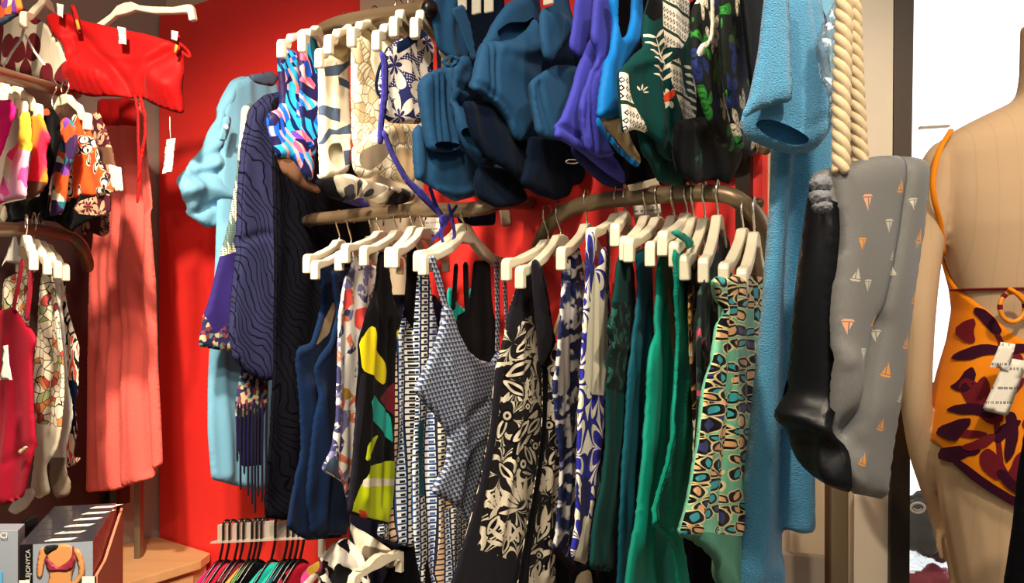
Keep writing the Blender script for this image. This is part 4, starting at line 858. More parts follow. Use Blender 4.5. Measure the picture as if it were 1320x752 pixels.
# teal group
for i, (x, y, lb) in enumerate([(598, 4, 'above the leftmost teal bikini top'), (616, 8, 'second of the three clips above the teal bikinis'), (632, 6, 'nearest the large teal bikini bottom'), (708, -4, 'over the small hanging teal cup')]):
    V, Fc = bevelled(*box(W(x-6, y+12, .46), T2*.02, N2*.006, np.array([0, 0, .05])), .002); tag(link('clear_hanger_clip', V, Fc, M['acrylic'], smooth=False), 'clear plastic hanger clip '+lb, 'hanger clip', 'clear clips on the upper rail')
TG = dict(auto=(.008, 16, 4), rim=.04, res=.0055)
up('bikini_bottom', 'near black filler for the shade deep behind the left of the teal cluster', 'bikini bottom', 600, ['teal_dark'], [(560, -10), (650, -10), (652, 150), (645, 225), (600, 232), (566, 180)], o=.16, flat=True)  # dark flat fillers added for the shade in the teal gaps, not garments
up('bikini_bottom', 'near black filler for the shade deep behind the large teal bikini bottom', 'bikini bottom', 680, ['teal_dark'], [(612, 60), (660, 20), (742, 60), (750, 190), (732, 240), (690, 246), (640, 236), (610, 220)], o=.12, flat=True)
up('bikini_bottom', 'dark navy filler for the shade deep behind the small hanging teal cup', 'bikini bottom', 715, ['teal_dark'], [(684, 20), (738, 30), (744, 120), (690, 118)], o=.15, flat=True)
up('one_piece_swimsuit', 'black filler for the shade deep behind the violet and azure swimwear', 'swimsuit', 800, ['black'], [(738, 30), (775, -10), (850, -10), (880, 60), (885, 200), (880, 236), (850, 238), (800, 238), (770, 190), (745, 120)], o=.10, flat=True)  # black flat fillers added for the shade between the violet and green suits
up('one_piece_swimsuit', 'black filler for the shade deep behind the jungle prints', 'swimsuit', 900, ['black'], [(870, 20), (905, -10), (970, -10), (975, 180), (950, 200), (905, 210), (880, 190)], o=.08, flat=True)
g, pl = up('bikini_bottom', 'dark navy bikini bottom hanging lowest, over the bronze rail end', 'bikini bottom', 592, ['navy'], [(585, 262), (615, 262), (640, 268), (640, 290), (610, 292), (590, 288)], o=.30, T=.012)
strap(g, M['paperdark'], pl.off(.01), [(650, 266), (652, 280), (653, 292)], 14, 'fabric_label')
g, pl = up('bikini_bra', 'teal bikini top strap at the top left of the teal cluster', 'bikini top', 566, ['teal'], [(556, -8), (590, -8), (600, 30), (604, 78), (582, 78), (565, 62), (556, 24)], folds=[([(580, 0), (575, 40), (585, 76)], .015, .015)], **TG)
g, pl = up('bikini_bottom', 'steel blue bikini bottom, lowest at the left of the teal cluster', 'bikini bottom', 572, ['teal'], [(532, 165), (545, 158), (556, 185), (592, 192), (624, 212), (624, 240), (612, 254), (586, 260), (560, 247), (546, 232), (535, 234), (532, 200)], T=.035, folds=[([(545, 165), (550, 200), (548, 232)], -.012, .012), ([(560, 246), (590, 252), (616, 240)], .012, .008)], **{**TG, 'rim': .07})
g, pl = up('bikini_bottom', 'tall folded teal bikini bottom with dark leg slot at the left', 'bikini bottom', 584, ['teal'], [(545, 98), (560, 90), (582, 84), (590, 95), (588, 150), (592, 192), (580, 197), (553, 195), (548, 170), (541, 125), (541, 106)], T=.04, holes=[[(553, 187), (562, 183), (582, 183), (590, 188), (586, 194), (562, 194)]], folds=[([(556, 100), (558, 150), (562, 184)], -.014, .006), ([(564, 98), (566, 150), (570, 184)], -.014, .006), ([(575, 92), (576, 140), (582, 180)], -.02, .01)], **TG)
g, pl = up('bikini_bottom', 'ruched teal bikini bottom with gathered side, left of the large teal one', 'bikini bottom', 608, ['teal'], [(583, 78), (600, 70), (614, 80), (608, 120), (614, 150), (630, 180), (650, 204), (662, 212), (646, 226), (618, 218), (597, 192), (586, 162), (584, 120)], T=.03, rim=.05, auto=(.02, 12, 22), folds=[([(592, 130), (605, 136), (612, 130)], -.02, .008), ([(590, 110), (602, 116), (612, 108)], -.02, .008)],
  holes=[[(588, 168), (598, 164), (616, 185), (626, 206), (612, 204), (598, 188)]])
strap(g, M['teal'], pl.off(.03), [(570, 82), (580, 72), (592, 76), (586, 84), (572, 84)], 6, 'loop')
strap(g, M['teal'], pl.off(.02), [(590, 8), (602, 40), (612, 78)], [18, 14, 8], 'strap')
g, pl = up('bikini_bottom', 'almost black navy bikini bottom at the left of the dark lower mass', 'bikini bottom', 632, ['teal_dark'], [(618, 212), (655, 218), (672, 235), (683, 258), (665, 266), (640, 268), (616, 256), (612, 232)], T=.03, **TG)
g, pl = up('bikini_bottom', 'dark navy bikini bottom under the large teal one with hanging folds', 'bikini bottom', 652, ['teal_dark'], [(596, 130), (640, 130), (664, 180), (690, 178), (706, 200), (712, 236), (690, 250), (672, 236), (655, 222), (630, 205), (610, 180)], T=.03, auto=(.02, 14, 6), rim=.05)
g, pl = up('bikini_bottom', 'near black bikini bottom with small metal charm, lowest right of the teal cluster', 'bikini bottom', 676, ['teal_dark'], [(682, 176), (730, 176), (752, 214), (750, 236), (738, 240), (735, 252), (718, 259), (692, 252), (670, 236), (680, 205)], T=.03, auto=(.018, 14, 5), rim=.05)
c0 = pl.P(713, 211); V, Fc = tube(spline([c0+pl.n*.045+np.array([math.cos(a)*.010*1.3, 0, math.sin(a)*.004]) for a in np.linspace(0, 6.1, 9)], 3), .0016, 6); link('charm', V, Fc, M['hook'], g)
g, pl = up('bikini_bra', 'teal bikini top with open scooped neck over the large teal bottom', 'bikini top', 655, ['teal'], [(622, 55), (640, 22), (655, 2), (692, -8), (696, 20), (690, 40), (672, 46), (652, 55), (640, 60), (628, 62)], T=.035, holes=[[(634, 42), (650, 30), (672, 30), (682, 22), (676, 40), (655, 52), (640, 54)]], **TG)
g, pl = up('bikini_bottom', 'large smooth teal bikini bottom in the middle with two side seams', 'bikini bottom', 662, ['teal'], [(624, 52), (642, 54), (662, 50), (678, 38), (688, 22), (692, 40), (696, 80), (692, 130), (686, 160), (670, 184), (662, 176), (655, 156), (640, 136), (625, 123), (608, 116), (612, 90), (618, 60)], T=.045, rim=.07, auto=(.006, 14, 3), res=.005,
  folds=[([(627, 56), (626, 90), (628, 118)], -.012, .005), ([(634, 58), (633, 90), (635, 124)], -.012, .005), ([(612, 108), (640, 126), (660, 158), (666, 176)], -.008, .005), ([(640, 60), (665, 70), (688, 62)], .016, .014), ([(650, 80), (680, 110)], .012, .02)])
g, pl = up('bikini_bottom', 'wide flat teal bikini bottom right of the large one, beside the violet ones', 'bikini bottom', 706, ['teal'], [(684, 104), (700, 92), (715, 84), (742, 84), (752, 110), (744, 160), (728, 182), (708, 180), (692, 174), (687, 134)], T=.03, folds=[([(693, 108), (698, 140), (708, 176)], -.014, .005), ([(689, 110), (692, 140), (700, 172)], -.010, .005)], **TG)
g, pl = up('bikini_bra', 'small hanging teal cup at the upper right of the teal cluster', 'bikini top', 716, ['teal'], [(697, 12), (715, 6), (732, 22), (741, 34), (730, 58), (716, 72), (712, 82), (700, 76), (696, 44)], T=.03, auto=(.014, 16, 8), rim=.05)
strap(g, M['teal'], pl.off(-.01), [(722, -6), (726, 20), (738, 44)], [20, 22, 16])
# violet group
g, pl = up('bikini_bra', 'violet bikini top strap at the left of the violet group', 'bikini top', 742, ['violet'], [(742, -8), (764, -8), (760, 40), (752, 80), (742, 74), (733, 60), (738, 30)], T=.02, **TG)
g, pl = up('bikini_bottom', 'violet blue bikini bottom with stitched leg edge, left one of two', 'bikini bottom', 758, ['violet'], [(745, 84), (763, 44), (786, 44), (786, 70), (776, 92), (764, 112), (760, 140), (770, 170), (790, 200), (806, 222), (806, 238), (780, 222), (756, 202), (735, 188), (714, 176), (720, 160), (733, 130)], T=.025, folds=[([(722, 162), (745, 178), (790, 210)], -.014, .006)], **TG)
g, pl = up('bikini_bra', 'dark violet bikini piece hanging lowest in the violet group', 'bikini top', 750, ['violet_dark'], [(735, 186), (760, 200), (790, 216), (808, 236), (800, 244), (780, 240), (760, 225), (742, 206)], T=.02, o=.40, **TG)
g, pl = up('bikini_bottom', 'violet blue bikini bottom with double seam, right one of two', 'bikini bottom', 776, ['violet'], [(766, -8), (792, -8), (790, 40), (782, 76), (780, 108), (777, 150), (783, 186), (792, 200), (772, 204), (758, 194), (750, 150), (747, 134), (760, 106), (772, 72), (762, 50)], T=.025, folds=[([(774, 80), (758, 130), (764, 195)], -.014, .005), ([(768, 90), (752, 132), (758, 190)], -.012, .005)], **TG)
# bright blue
g, pl = up('one_piece_swimsuit', 'bright azure blue swimsuit with beige lining showing in the leg opening', 'swimsuit', 796, ['azure'], [(786, -8), (796, -8), (796, 30), (800, 50), (809, 46), (816, 24), (818, -8), (828, -8), (829, 26), (822, 58), (808, 82), (800, 95), (798, 120), (800, 152), (785, 154), (769, 152), (772, 120), (778, 78), (788, 66), (793, 30)], T=.03, **TG)
up('lining', '', '', 795, ['beige'], [(770, 152), (797, 148), (812, 176), (827, 206), (824, 213), (806, 196), (785, 170)], par=g, T=.02)
up('leg_edge', '', '', 797, ['azure'], ribbon([(770, 152), (780, 172), (798, 194), (822, 214)], 7), par=g, T=.008)
# green palm and aztec
g, pl = up('one_piece_swimsuit', 'dark bottle green swimsuit, lowest behind the palm print ones', 'swimsuit', 838, ['bottle', 'black'], [(820, 160), (860, 150), (890, 160), (905, 190), (900, 230), (876, 240), (850, 236), (842, 215), (828, 200)], T=.03, decals=[([(870, 150), (910, 150), (910, 245), (876, 245)], 1)], **TG)
FR = []
def frond(p0, p1, n, L, a0, m, side=(1, -1)):
    p0, p1 = np.array(p0, float), np.array(p1, float); t = (p1-p0)/np.linalg.norm(p1-p0); FR.append((lens(p0, p1, 2.2), m))
    for i in range(n):
        b_ = p0+(p1-p0)*(i+.6)/n
        for sg in side:
            a_ = math.atan2(t[1], t[0])+sg*a0; q = np.array([math.cos(a_), math.sin(a_)])*L*(1-.45*i/n); FR.append((lens(b_, b_+q, 4.2), m))
frond((852, 112), (836, 46), 6, 24, .95, 3); frond((900, 150), (886, 86), 6, 20, .95, 3); frond((872, 150), (866, 118), 3, 12, .9, 3, (1,))
FR += spray_print((857, 128), 180, 200, 9, 16, 3, 3); FR.append((lens((852, 134), (860, 116), 7), 4)); FR += spray_print((820, 120), 60, 120, 4, 12, 2, 3)
g, pl = up('one_piece_swimsuit', 'dark green palm print swimsuit with cream aztec bands at leg and bust', 'swimsuit', 848, ['bottle', 'aztec', 'black', 'printcream', 'hotorange'], [(798, 92), (812, 76), (826, 58), (830, 20), (838, -8), (886, -8), (886, 40), (892, 80), (896, 110), (896, 150), (893, 170), (878, 205), (860, 208), (845, 196), (832, 172), (818, 166), (804, 174), (800, 130)], T=.035, rim=.06, res=.005,
  decals=FR+[([(795, 92), (806, 92), (808, 120), (818, 148), (832, 172), (818, 182), (800, 180), (796, 130)], 1), ([(848, -8), (890, -8), (884, 40), (874, 64), (848, 62), (846, 30)], 1), ([(856, 80), (868, 76), (874, 110), (886, 140), (894, 152), (872, 158), (864, 130), (857, 108)], 1), ([(828, -8), (846, -8), (846, 24), (832, 30)], 2)],
  folds=[([(825, 62), (836, 110), (842, 180)], .02, .02), ([(852, 70), (852, 120), (862, 196)], -.02, .014), ([(812, 84), (830, 78), (846, 84)], .01, .008)], auto=(.012, 14, 3))
g, pl = up('one_piece_swimsuit', 'black swimsuit with faint pattern hanging lowest right on the upper rail', 'swimsuit', 876, ['black', 'dark_ruffle'], [(870, 156), (905, 150), (934, 170), (954, 195), (952, 212), (940, 238), (918, 232), (896, 238), (876, 226), (868, 195)], T=.03, auto=(.018, 16, 5), rim=.05, decals=[([(885, 160), (892, 160), (900, 215), (890, 225)], 1)])
g, pl = up('one_piece_swimsuit', 'jungle print swimsuit in green, cream and navy with cream strap', 'swimsuit', 906, ['jungle', 'cream'], [(893, 12), (902, -8), (930, -8), (936, 40), (944, 90), (950, 130), (956, 180), (950, 200), (932, 190), (916, 166), (904, 130), (894, 90)], T=.03, **TG)
strap(g, M['cream'], pl.off(.04), [(918, -6), (919, 25), (917, 52), (905, 60), (901, 72)], [5, 5, 5, 8, 9])
g, pl = up('one_piece_swimsuit', 'dark jungle print swimsuit in black, navy and cream, next to the towelling dress', 'swimsuit', 938, ['jungle', 'navy'], [(930, -8), (962, -8), (968, 60), (974, 120), (978, 170), (984, 190), (968, 202), (950, 190), (942, 150), (934, 100), (930, 50)], T=.025, decals=[([(946, 30), (962, 25), (968, 90), (952, 110)], 1)], **TG)
g, pl = up('one_piece_swimsuit', 'plain black swimsuit squeezed against the towelling dress', 'swimsuit', 962, ['black'], [(955, -8), (992, -8), (988, 60), (984, 130), (982, 190), (974, 180), (968, 110), (962, 50)], T=.015, **TG)
tagp = PS(832, 240, .30, 60)
tag(cloth('price_card', [M['paperdark']], tagp, [(808, 239), (848, 229), (850, 239), (810, 248)], T=.0006, auto=(0, 1, 1), smooth=0), 'grey card tag lying over the arched rail beneath the green swimsuits', 'price card')
tag(cloth('price_card', [M['price_tag']], PO(832, 280, .20), [(815, 264), (851, 262), (855, 292), (820, 294)], T=.0006, auto=(0, 1, 1), smooth=0), 'printed white price card hanging behind the arched rail', 'price card')
# ------------------------------------------------------------------ left corner display
# coral skirt and red bikini top
g = garment('coral_skirt', 'long coral crinkled skirt hanging in the corner below the red bikini top', 'skirt', None, PO(160, 300, .30), ['coral_crinkle', 'red'],
  [(124, 128), (165, 126), (186, 140), (190, 200), (196, 270), (203, 360), (206, 470), (210, 600), (200, 607), (192, 608), (190, 618), (170, 625), (150, 632), (112, 635), (113, 540), (114, 430), (119, 300), (122, 200)], T=.016, auto=(.034, 30, .6), rim=.03, res=.009,
  folds=[([(172, 140), (178, 350), (186, 608)], -.05, .03), ([(192, 280), (200, 450), (205, 600)], .03, .02)], decals=[([(120, 125), (172, 124), (172, 162), (122, 162)], 1)])
hp = PF(150, 40, 2.2, -12)
hh = hanger((163, 12), (248, 46), .4, 'white plastic hanger holding the red bikini top above the coral skirt', plane=hp, L=.195, zE=-.035, roll=.19)
# rebuild of the direction is not needed: the bikini hangs a little in front of it
bp = PF(160, 90, 2.16, -8)
g = garment('bikini_bra', 'bright red gathered bikini top with side tie on a white hanger', 'bikini top', None, bp, ['red'],
  [(58, 20), (70, 16), (92, 18), (105, 26), (150, 36), (190, 44), (222, 54), (236, 62), (240, 100), (238, 148), (222, 144), (200, 136), (182, 126), (160, 125), (120, 126), (90, 118), (84, 100), (88, 76), (80, 56), (66, 42)], T=.02, rim=.05, auto=(.004, 10, 4), res=.007,
  folds=[([(88, 34), (100, 60), (96, 90)], -.012, .01), ([(98, 40), (130, 70), (158, 100), (166, 122)], -.026, .014), ([(226, 60), (200, 80), (186, 104), (182, 124)], -.026, .014), ([(100, 46), (118, 60), (150, 74), (190, 76), (225, 58)], .008, .012), ([(105, 88), (115, 95), (135, 100)], .05, .045), ([(205, 100), (212, 108), (220, 112)], .045, .04), ([(86, 46), (100, 60), (92, 80)], -.012, .01)]
  + [([(96+i*10, 122), (98+i*9, 100)], -.006, .005) for i in range(7)] + [([(190+i*9, 130+i*3), (196+i*7, 108+i*3)], -.006, .005) for i in range(5)])
strap(g, M['red'], bp.off(.03), [(92, 6), (97, 18), (100, 34), (102, 44)], 7)
strap(g, M['red'], bp.off(.02), [(229, 44), (230, 58), (228, 70)], 6)
strap(g, M['red'], bp.off(.03), [(174, 122), (178, 150), (178, 180), (180, 230), (177, 262)], [4, 4, 4, 5, 4], 'tie')
strap(g, M['red'], bp.off(.034), [(180, 122), (187, 150), (187, 176), (182, 200), (178, 232)], [4, 4, 5, 4, 4], 'tie')
strap(g, M['red'], bp.off(.02), [(232, 56), (240, 62), (246, 72), (244, 74), (234, 66)], 3, 'tie')
for a, b in (((99, 26), (102, 38)), ((228, 58), (226, 68))):
    V, Fc = tube([bp.off(.04).P(*a), bp.off(.04).P(*b)], .004, 8); link('strap_bead', V, Fc, M['gold'], g)
def card(label, pl, q, m='price_tag', name='price_tag', group='paper price tags'):
    return tag(cloth(name, [M[m]], pl, q, T=.0006, auto=(.001, 6, 6), smooth=0, res=.01), label, 'price tag', group)
card('small white tag hanging at the centre of the red bikini top', bp.off(.045), [(151, 34), (162, 36), (163, 57), (153, 56)])
card('white tag at the left end of the red bikini hanger', bp.off(.04), [(73, 4), (82, 6), (81, 23), (73, 20)], 'paper')
card('white tag at the right end of the red bikini hanger', bp.off(.04), [(221, 39), (230, 41), (228, 53), (220, 51)], 'paper')
t = card('long blank white tag dangling below the red bikini top before the red wall', bp.off(-.02), [(214, 180), (226, 178), (222, 222), (209, 224)], 'paper')
q = bp.off(-.02); V, Fc = tube([q.P(219, 150), q.P(219, 165), q.P(220, 179)], .0012, 5); link('string', V, Fc, M['paper'], t)
# pareo and top left pieces
g = garment('pareo', 'cream and dark red leaf print pareo behind the rail in the top left corner', 'pareo', None, PO(40, 60, .62), ['pareo_leaf'], [(-20, 20), (30, 10), (62, 34), (78, 60), (88, 84), (84, 110), (60, 106), (30, 96), (-20, 84)], T=.015, auto=(.015, 12, 6))
strap(g, M['white'], PO(40, 60, .70), [(32, 30), (28, 50), (16, 66), (6, 84)], 4, 'strap')
strap(g, M['white'], PO(40, 60, .70), [(32, 44), (44, 66), (58, 84)], 3, 'strap')
garment('bikini_bra', 'orange and purple bikini top fragment at the very top left corner', 'bikini top', None, PO(10, 20, .78), ['multi_orange', 'greyblue'], [(-20, -10), (24, -10), (29, 10), (20, 22), (6, 32), (-20, 40)], T=.03, decals=[([(-20, 26), (6, 24), (22, 18), (10, 36), (-20, 48)], 1)])
hanger((60, 6), (29, 12), .6, 'white plastic hanger arm behind the red bikini hanger in the corner', plane=PF(60, 6, 2.25, -12), L=.16)
# upper left rail: swim shorts
SL = 'printed swim shorts on the left rail'
def lg(name, label, cat_, o, mats, outline, grp=SL, par=None, **k):
    pl = PO(outline[0][0], outline[0][1], o); k.setdefault('T', .02); k.setdefault('auto', (.012, 20, 4)); k.setdefault('rim', .04)
    if par is not None: return part(par, name, mats, pl, outline, **k)
    return garment(name, label, cat_, grp, pl, mats, outline, **k)
lg('swim_shorts', 'burgundy palm leaf print shorts peeking out low behind the orange paisley ones', 'swim shorts', .56, ['burgundy_leaf'], [(104, 250), (138, 240), (142, 300), (132, 306), (118, 300), (104, 304)])
lg('swim_shorts', 'brown and cream print swim shorts, furthest back on the left rail', 'swim shorts', .58, ['burgundy_leaf', 'brownlining'], [(114, 146), (128, 144), (136, 165), (146, 200), (152, 240), (142, 250), (120, 240), (118, 190)], decals=[([(116, 190), (160, 190), (160, 215), (118, 210)], 1)])
card('blank white tag sticking out beside the orange paisley shorts', PO(150, 230, .60), [(140, 212), (156, 216), (159, 245), (148, 249), (141, 240)], 'paper')
lg('swim_shorts', 'dark brown gathered shorts at the bottom of the left rail cluster', 'swim shorts', .66, ['black', 'burgundy_leaf'], [(36, 255), (70, 250), (110, 250), (140, 245), (140, 275), (112, 285), (95, 300), (70, 286), (40, 282), (-10, 296), (-10, 268)], auto=(.03, 20, 14), decals=[([(100, 262), (142, 244), (142, 280), (104, 276)], 1)])
lg('swim_shorts', 'orange and cream paisley swim shorts with black details', 'swim shorts', .66, ['paisley', 'black'], [(92, 148), (112, 146), (118, 170), (128, 200), (138, 230), (148, 246), (128, 254), (110, 252), (86, 262), (84, 220), (88, 190), (96, 175)], folds=[([(106, 160), (112, 200), (122, 250)], -.02, .012)])
lg('swim_shorts', 'orange and purple blotch print swim shorts with open leg, left of paisley pair', 'swim shorts', .71, ['multi_orange'], [(76, 155), (84, 150), (96, 160), (100, 185), (96, 205), (90, 215), (86, 250), (80, 276), (62, 280), (66, 250), (70, 200), (76, 185)], folds=[([(78, 190), (76, 230), (72, 275)], .012, .01)])
lg('swim_shorts', 'black floral swim shorts with orange flower between pink and orange pairs', 'swim shorts', .75, ['black', 'hotorange'], [(54, 142), (66, 138), (76, 150), (78, 180), (70, 210), (62, 240), (58, 280), (50, 290), (52, 230), (60, 190), (56, 165)], decals=[([(56, 142), (64, 140), (67, 148), (60, 150)], 1)])
lg('swim_shorts', 'red pink and orange swim shorts with brown lining', 'swim shorts', .79, ['orange_pink', 'brownlining'], [(40, 148), (52, 146), (62, 170), (66, 178), (58, 195), (60, 236), (52, 248), (34, 262), (34, 236), (40, 200), (38, 170)], decals=[([(34, 233), (62, 235), (56, 250), (30, 266)], 1)])
lg('swim_shorts', 'pink and yellow floral swim shorts with folded waist', 'swim shorts', .84, ['pink_floral'], [(26, 146), (38, 143), (40, 170), (38, 200), (35, 225), (34, 256), (16, 258), (-4, 264), (2, 230), (10, 195), (24, 180)], folds=[([(12, 190), (26, 184), (38, 190)], -.012, .008)])
lg('swim_shorts', 'plain magenta swim shorts at the left edge of the photo', 'swim shorts', .89, ['magenta'], [(-20, 132), (16, 128), (20, 150), (12, 168), (4, 196), (-6, 215), (-20, 215)], folds=[([(-10, 160), (8, 152), (18, 140)], -.012, .008)])
lg('swim_shorts', 'beige print shorts hanging low at the left edge under the pink floral pair', 'swim shorts', .80, ['sketch', 'burgundy_leaf'], [(-20, 262), (6, 262), (10, 280), (4, 290), (-20, 296)])
LH = 'white hangers in the left corner'
for i, (en, nk, o, lb) in enumerate([((14, 118), (-28, 108), .86, 'at the photo edge above the magenta shorts'), ((32, 128), (2, 116), .82, 'above the pink floral shorts'), ((52, 132), (20, 120), .78, 'above the red pink and orange shorts'), ((115, 144), (84, 130), .66, 'above the orange paisley shorts')]):
    hanger(nk, en, o, 'white plastic hanger end '+lb, L=.13, group=LH, hook=(nk[0]+5, nk[1]-22) if i == 3 else None)
for x, o, lb in ((70, .7, 'left'), (86, .66, 'right')):
    V, Fc = tube(spline([W(x-2, 140, o), W(x-3, 125, o), W(x+3, 112, o), W(x, 104, o-.02)], 4), .0022, 6); tag(link('hanger_hook', V, Fc, M['hook']), 'bare metal hanger hook on the left rail, the '+lb+' of two', 'hanger hook', 'bare hooks on the left rail')
# lower left rail
LS = 'swimsuits on the lower left rail'
lg('one_piece_swimsuit', 'coral, black and white striped swimsuit, rearmost beside the coral skirt', 'swimsuit', .60, ['coral_stripes', 'navy'], [(74, 355), (84, 350), (88, 400), (97, 430), (103, 445), (100, 500), (96, 520), (98, 560), (94, 590), (104, 590), (96, 600), (80, 605), (84, 540), (78, 470), (80, 420)], grp=LS, decals=[([(78, 490), (100, 490), (100, 550), (84, 550)], 1)])
lg('one_piece_swimsuit', 'cream swimsuit with grey lining crumpled low, between outline print and striped ones', 'swimsuit', .66, ['white', 'taupe'], [(66, 348), (76, 345), (80, 380), (84, 430), (88, 500), (92, 540), (88, 570), (82, 600), (90, 620), (88, 640), (74, 643), (66, 620), (60, 560)], grp=LS, auto=(.02, 20, 8), decals=[([(58, 590), (95, 590), (95, 650), (66, 650)], 1)])
lg('one_piece_swimsuit', 'cream swimsuit with thin black outline and orange print', 'swimsuit', .72, ['cream_outline', 'cream'], [(54, 350), (62, 346), (68, 380), (76, 410), (80, 450), (80, 520), (78, 555), (72, 580), (62, 600), (66, 636), (50, 644), (40, 632), (44, 600), (48, 560), (44, 500), (46, 440), (50, 390)], grp=LS, auto=(.018, 20, 4), decals=[([(50, 545), (84, 555), (75, 600), (70, 650), (36, 650), (40, 590)], 1)], folds=[([(62, 360), (63, 460), (60, 560)], -.018, .01)])
lg('one_piece_swimsuit', 'cream outline print swimsuit glimpsed behind the crimson straps', 'swimsuit', .70, ['cream_outline'], [(8, 360), (32, 345), (40, 370), (36, 420), (30, 440), (10, 430), (4, 400)], grp=LS)
g = lg('one_piece_swimsuit', 'deep crimson one piece swimsuit at the left edge', 'swimsuit', .84, ['crimson'], [(16, 395), (22, 400), (30, 412), (44, 428), (48, 440), (42, 460), (44, 520), (46, 570), (40, 600), (30, 640), (12, 650), (-20, 660), (-20, 402), (4, 400)], grp=LS, auto=(.015, 14, 2), folds=[([(46, 572), (26, 585), (12, 598)], -.012, .008), ([(10, 440), (18, 520), (8, 640)], .02, .02)])
pl = PO(20, 380, .85)
strap(g, M['crimson'], pl, [(29, 334), (25, 360), (20, 385), (17, 402)], [6, 6, 5, 5]); strap(g, M['crimson'], pl, [(40, 348), (38, 380), (34, 414)], [7, 7, 7])
part(g, 'cup_lining', 'beige', PO(20, 380, .86), [(22, 582), (34, 574), (36, 578), (26, 587)], T=.006)
garment('one_piece_swimsuit', 'pale cream rag end of a swimsuit drooping over the shelf below the crimson one', 'swimsuit', LS, PO(30, 640, .74), ['white'], [(18, 645), (30, 632), (44, 628), (46, 640), (34, 656), (20, 664), (10, 658)], T=.02)
garment('pennant_tag', 'pointed white paper triangle hanging from the lower left rail', 'paper tag', None, PO(20, 320, .80), ['paper'], [(20, 296), (25, 322), (28, 342), (6, 338), (2, 344)], T=.001, auto=(0, 1, 1), smooth=0)
card('white tag with black edge on the crimson swimsuit', PO(8, 470, .92), [(4, 446), (10, 445), (12, 470), (16, 490), (0, 490)], 'paper')
for i, (en, nk, o, hk, lb) in enumerate([((44, 322), (34, 312), .82, (32, 285), 'crimson swimsuit'), ((62, 330), (44, 316), .74, (44, 282), 'cream outline print swimsuit'), ((76, 336), (52, 318), .69, (52, 282), 'cream crumpled swimsuit'), ((86, 340), (60, 322), .64, None, 'coral striped swimsuit')]):
    hanger(nk, en, o, 'white plastic hanger of the '+lb+' in the left corner', L=.14, group=LH, hook=hk, jl=.045)

# ------------------------------------------------------------------ shelf, boxes, drawer unit
zs = -.53*1.9
V, Fc = box(WP(.02, .95, .47), T2*.34, N2*.7, np.array([0, 0, .03])); tag(link('display_shelf', *bevelled(V, Fc, .004), M['wood'], smooth=False), 'brown wooden shelf carrying the lingerie boxes in the left corner', 'shelf')
V, Fc = box(WP(.02, 1.0, .50), T2*.03, N2*.6, np.array([0, 0, .42])); tag(link('back_board', *bevelled(V, Fc, .003), M['brownlining'], smooth=False), 'brown back board behind the lingerie boxes on the left wall', 'board')
dB = 1.70
def carton(k, front):
    th = .046; d0 = dB+k*(th+.004); sh = -.016*k
    def q(px, py): p = D(px, py, dB); return p+np.array([sh, d0-dB, 0])
    bl, br, tl, tr = q(26, 830), q(120, 825), q(26, 703), q(120, 698)
    o = empty('lingerie_box', (bl+br)/2)
    tag(o, ['lingerie box with a photo of a person in a burgundy bra, front of the row', 'second lingerie box in the row, pale barcode strip just behind the front one', 'third lingerie box in the row by the coral tray', 'fourth lingerie box from the front of the row', 'fifth lingerie box, next to last in the row', 'lingerie box furthest back in the row before the bronze post'][k], 'box', 'lingerie boxes in a row')
    ex = br-bl; ey = np.array([-.016*th/.05, th, 0]); ez = tl-bl
    link('carton', *bevelled(*box(bl, ex, ey, ez), .0015), M['boxcoral'], o, smooth=False)
    link('lid', *box(tl+ez*.001+ex*.0, ex, ey, np.array([0, 0, .0022])), M['boxtop'], o, smooth=False)
    link('spine', *box(bl-np.array([0, .0012, 0]), ex*.18, np.array([0, .001, 0]), ez), M['boxblack'], o, smooth=False)
    link('front_panel', *box(bl+ex*.18-np.array([0, .0012, 0]), ex*.82, np.array([0, .001, 0]), ez), M['boxgrey'], o, smooth=False)
    a = tl+ex*(.30+.06*k)+np.array([0, .008, .0026])
    link('barcode_label', *box(a, ex*.36, np.array([.012, .028, 0]), np.array([0, 0, .0006])), M['paper'], o, smooth=False)
    if k == 1:
        V, Fc = cat(*[box(a+ex*(.06+.045*i)+np.array([.002, .004, .0006]), ex*.016, np.array([.008, .02, 0]), (0, 0, .0004)) for i in range(6)]); link('barcode', V, Fc, M['boxblack'], o, smooth=False)
    return o, bl, ex, ez
for k in range(5, -1, -1): bx, bl, ex, ez = carton(k, k == 0)
fp = Plane(bl-np.array([0, .003, 0]), (ex[0], 0)); 
def pr(name, m, poly, off=0.0, sm=1): return cloth(name, [M[m]], fp.off(off), poly, T=.0004, auto=(0, 1, 1), smooth=sm, parent=bx, res=.006, rim=.003)
pr('printed_torso', 'skinprint', [(62, 712), (70, 707), (76, 702), (88, 702), (96, 708), (98, 726), (93, 740), (92, 750), (96, 762), (96, 790), (60, 790), (60, 758), (64, 740), (59, 728)], .001)
pr('printed_arm', 'skinprint', [(51, 708), (58, 704), (62, 712), (58, 722), (55, 738), (53, 746), (47, 745), (47, 730), (49, 718)], .0012)
pr('printed_arm', 'skinprint', [(94, 705), (104, 710), (108, 722), (110, 737), (107, 747), (98, 757), (88, 763), (84, 759), (98, 747), (102, 736), (98, 722)], .0012)
pr('printed_hair', 'hairprint', [(56, 704), (76, 702), (74, 708), (66, 712), (60, 716), (57, 713)], .0018)
pr('printed_bra', 'braprint', [(58, 719), (62, 721), (69, 727), (75, 732), (82, 728), (90, 722), (93, 715), (93, 704), (95, 704), (96, 716), (97, 726), (93, 735), (84, 738), (76, 737), (64, 738), (59, 733)], .0024)
link('white_card', *box(fp.off(.002).P(106, 790), fp.e*.03, np.array([0, -.001, 0]), (0, 0, .075)), M['paper'], bx, smooth=False)
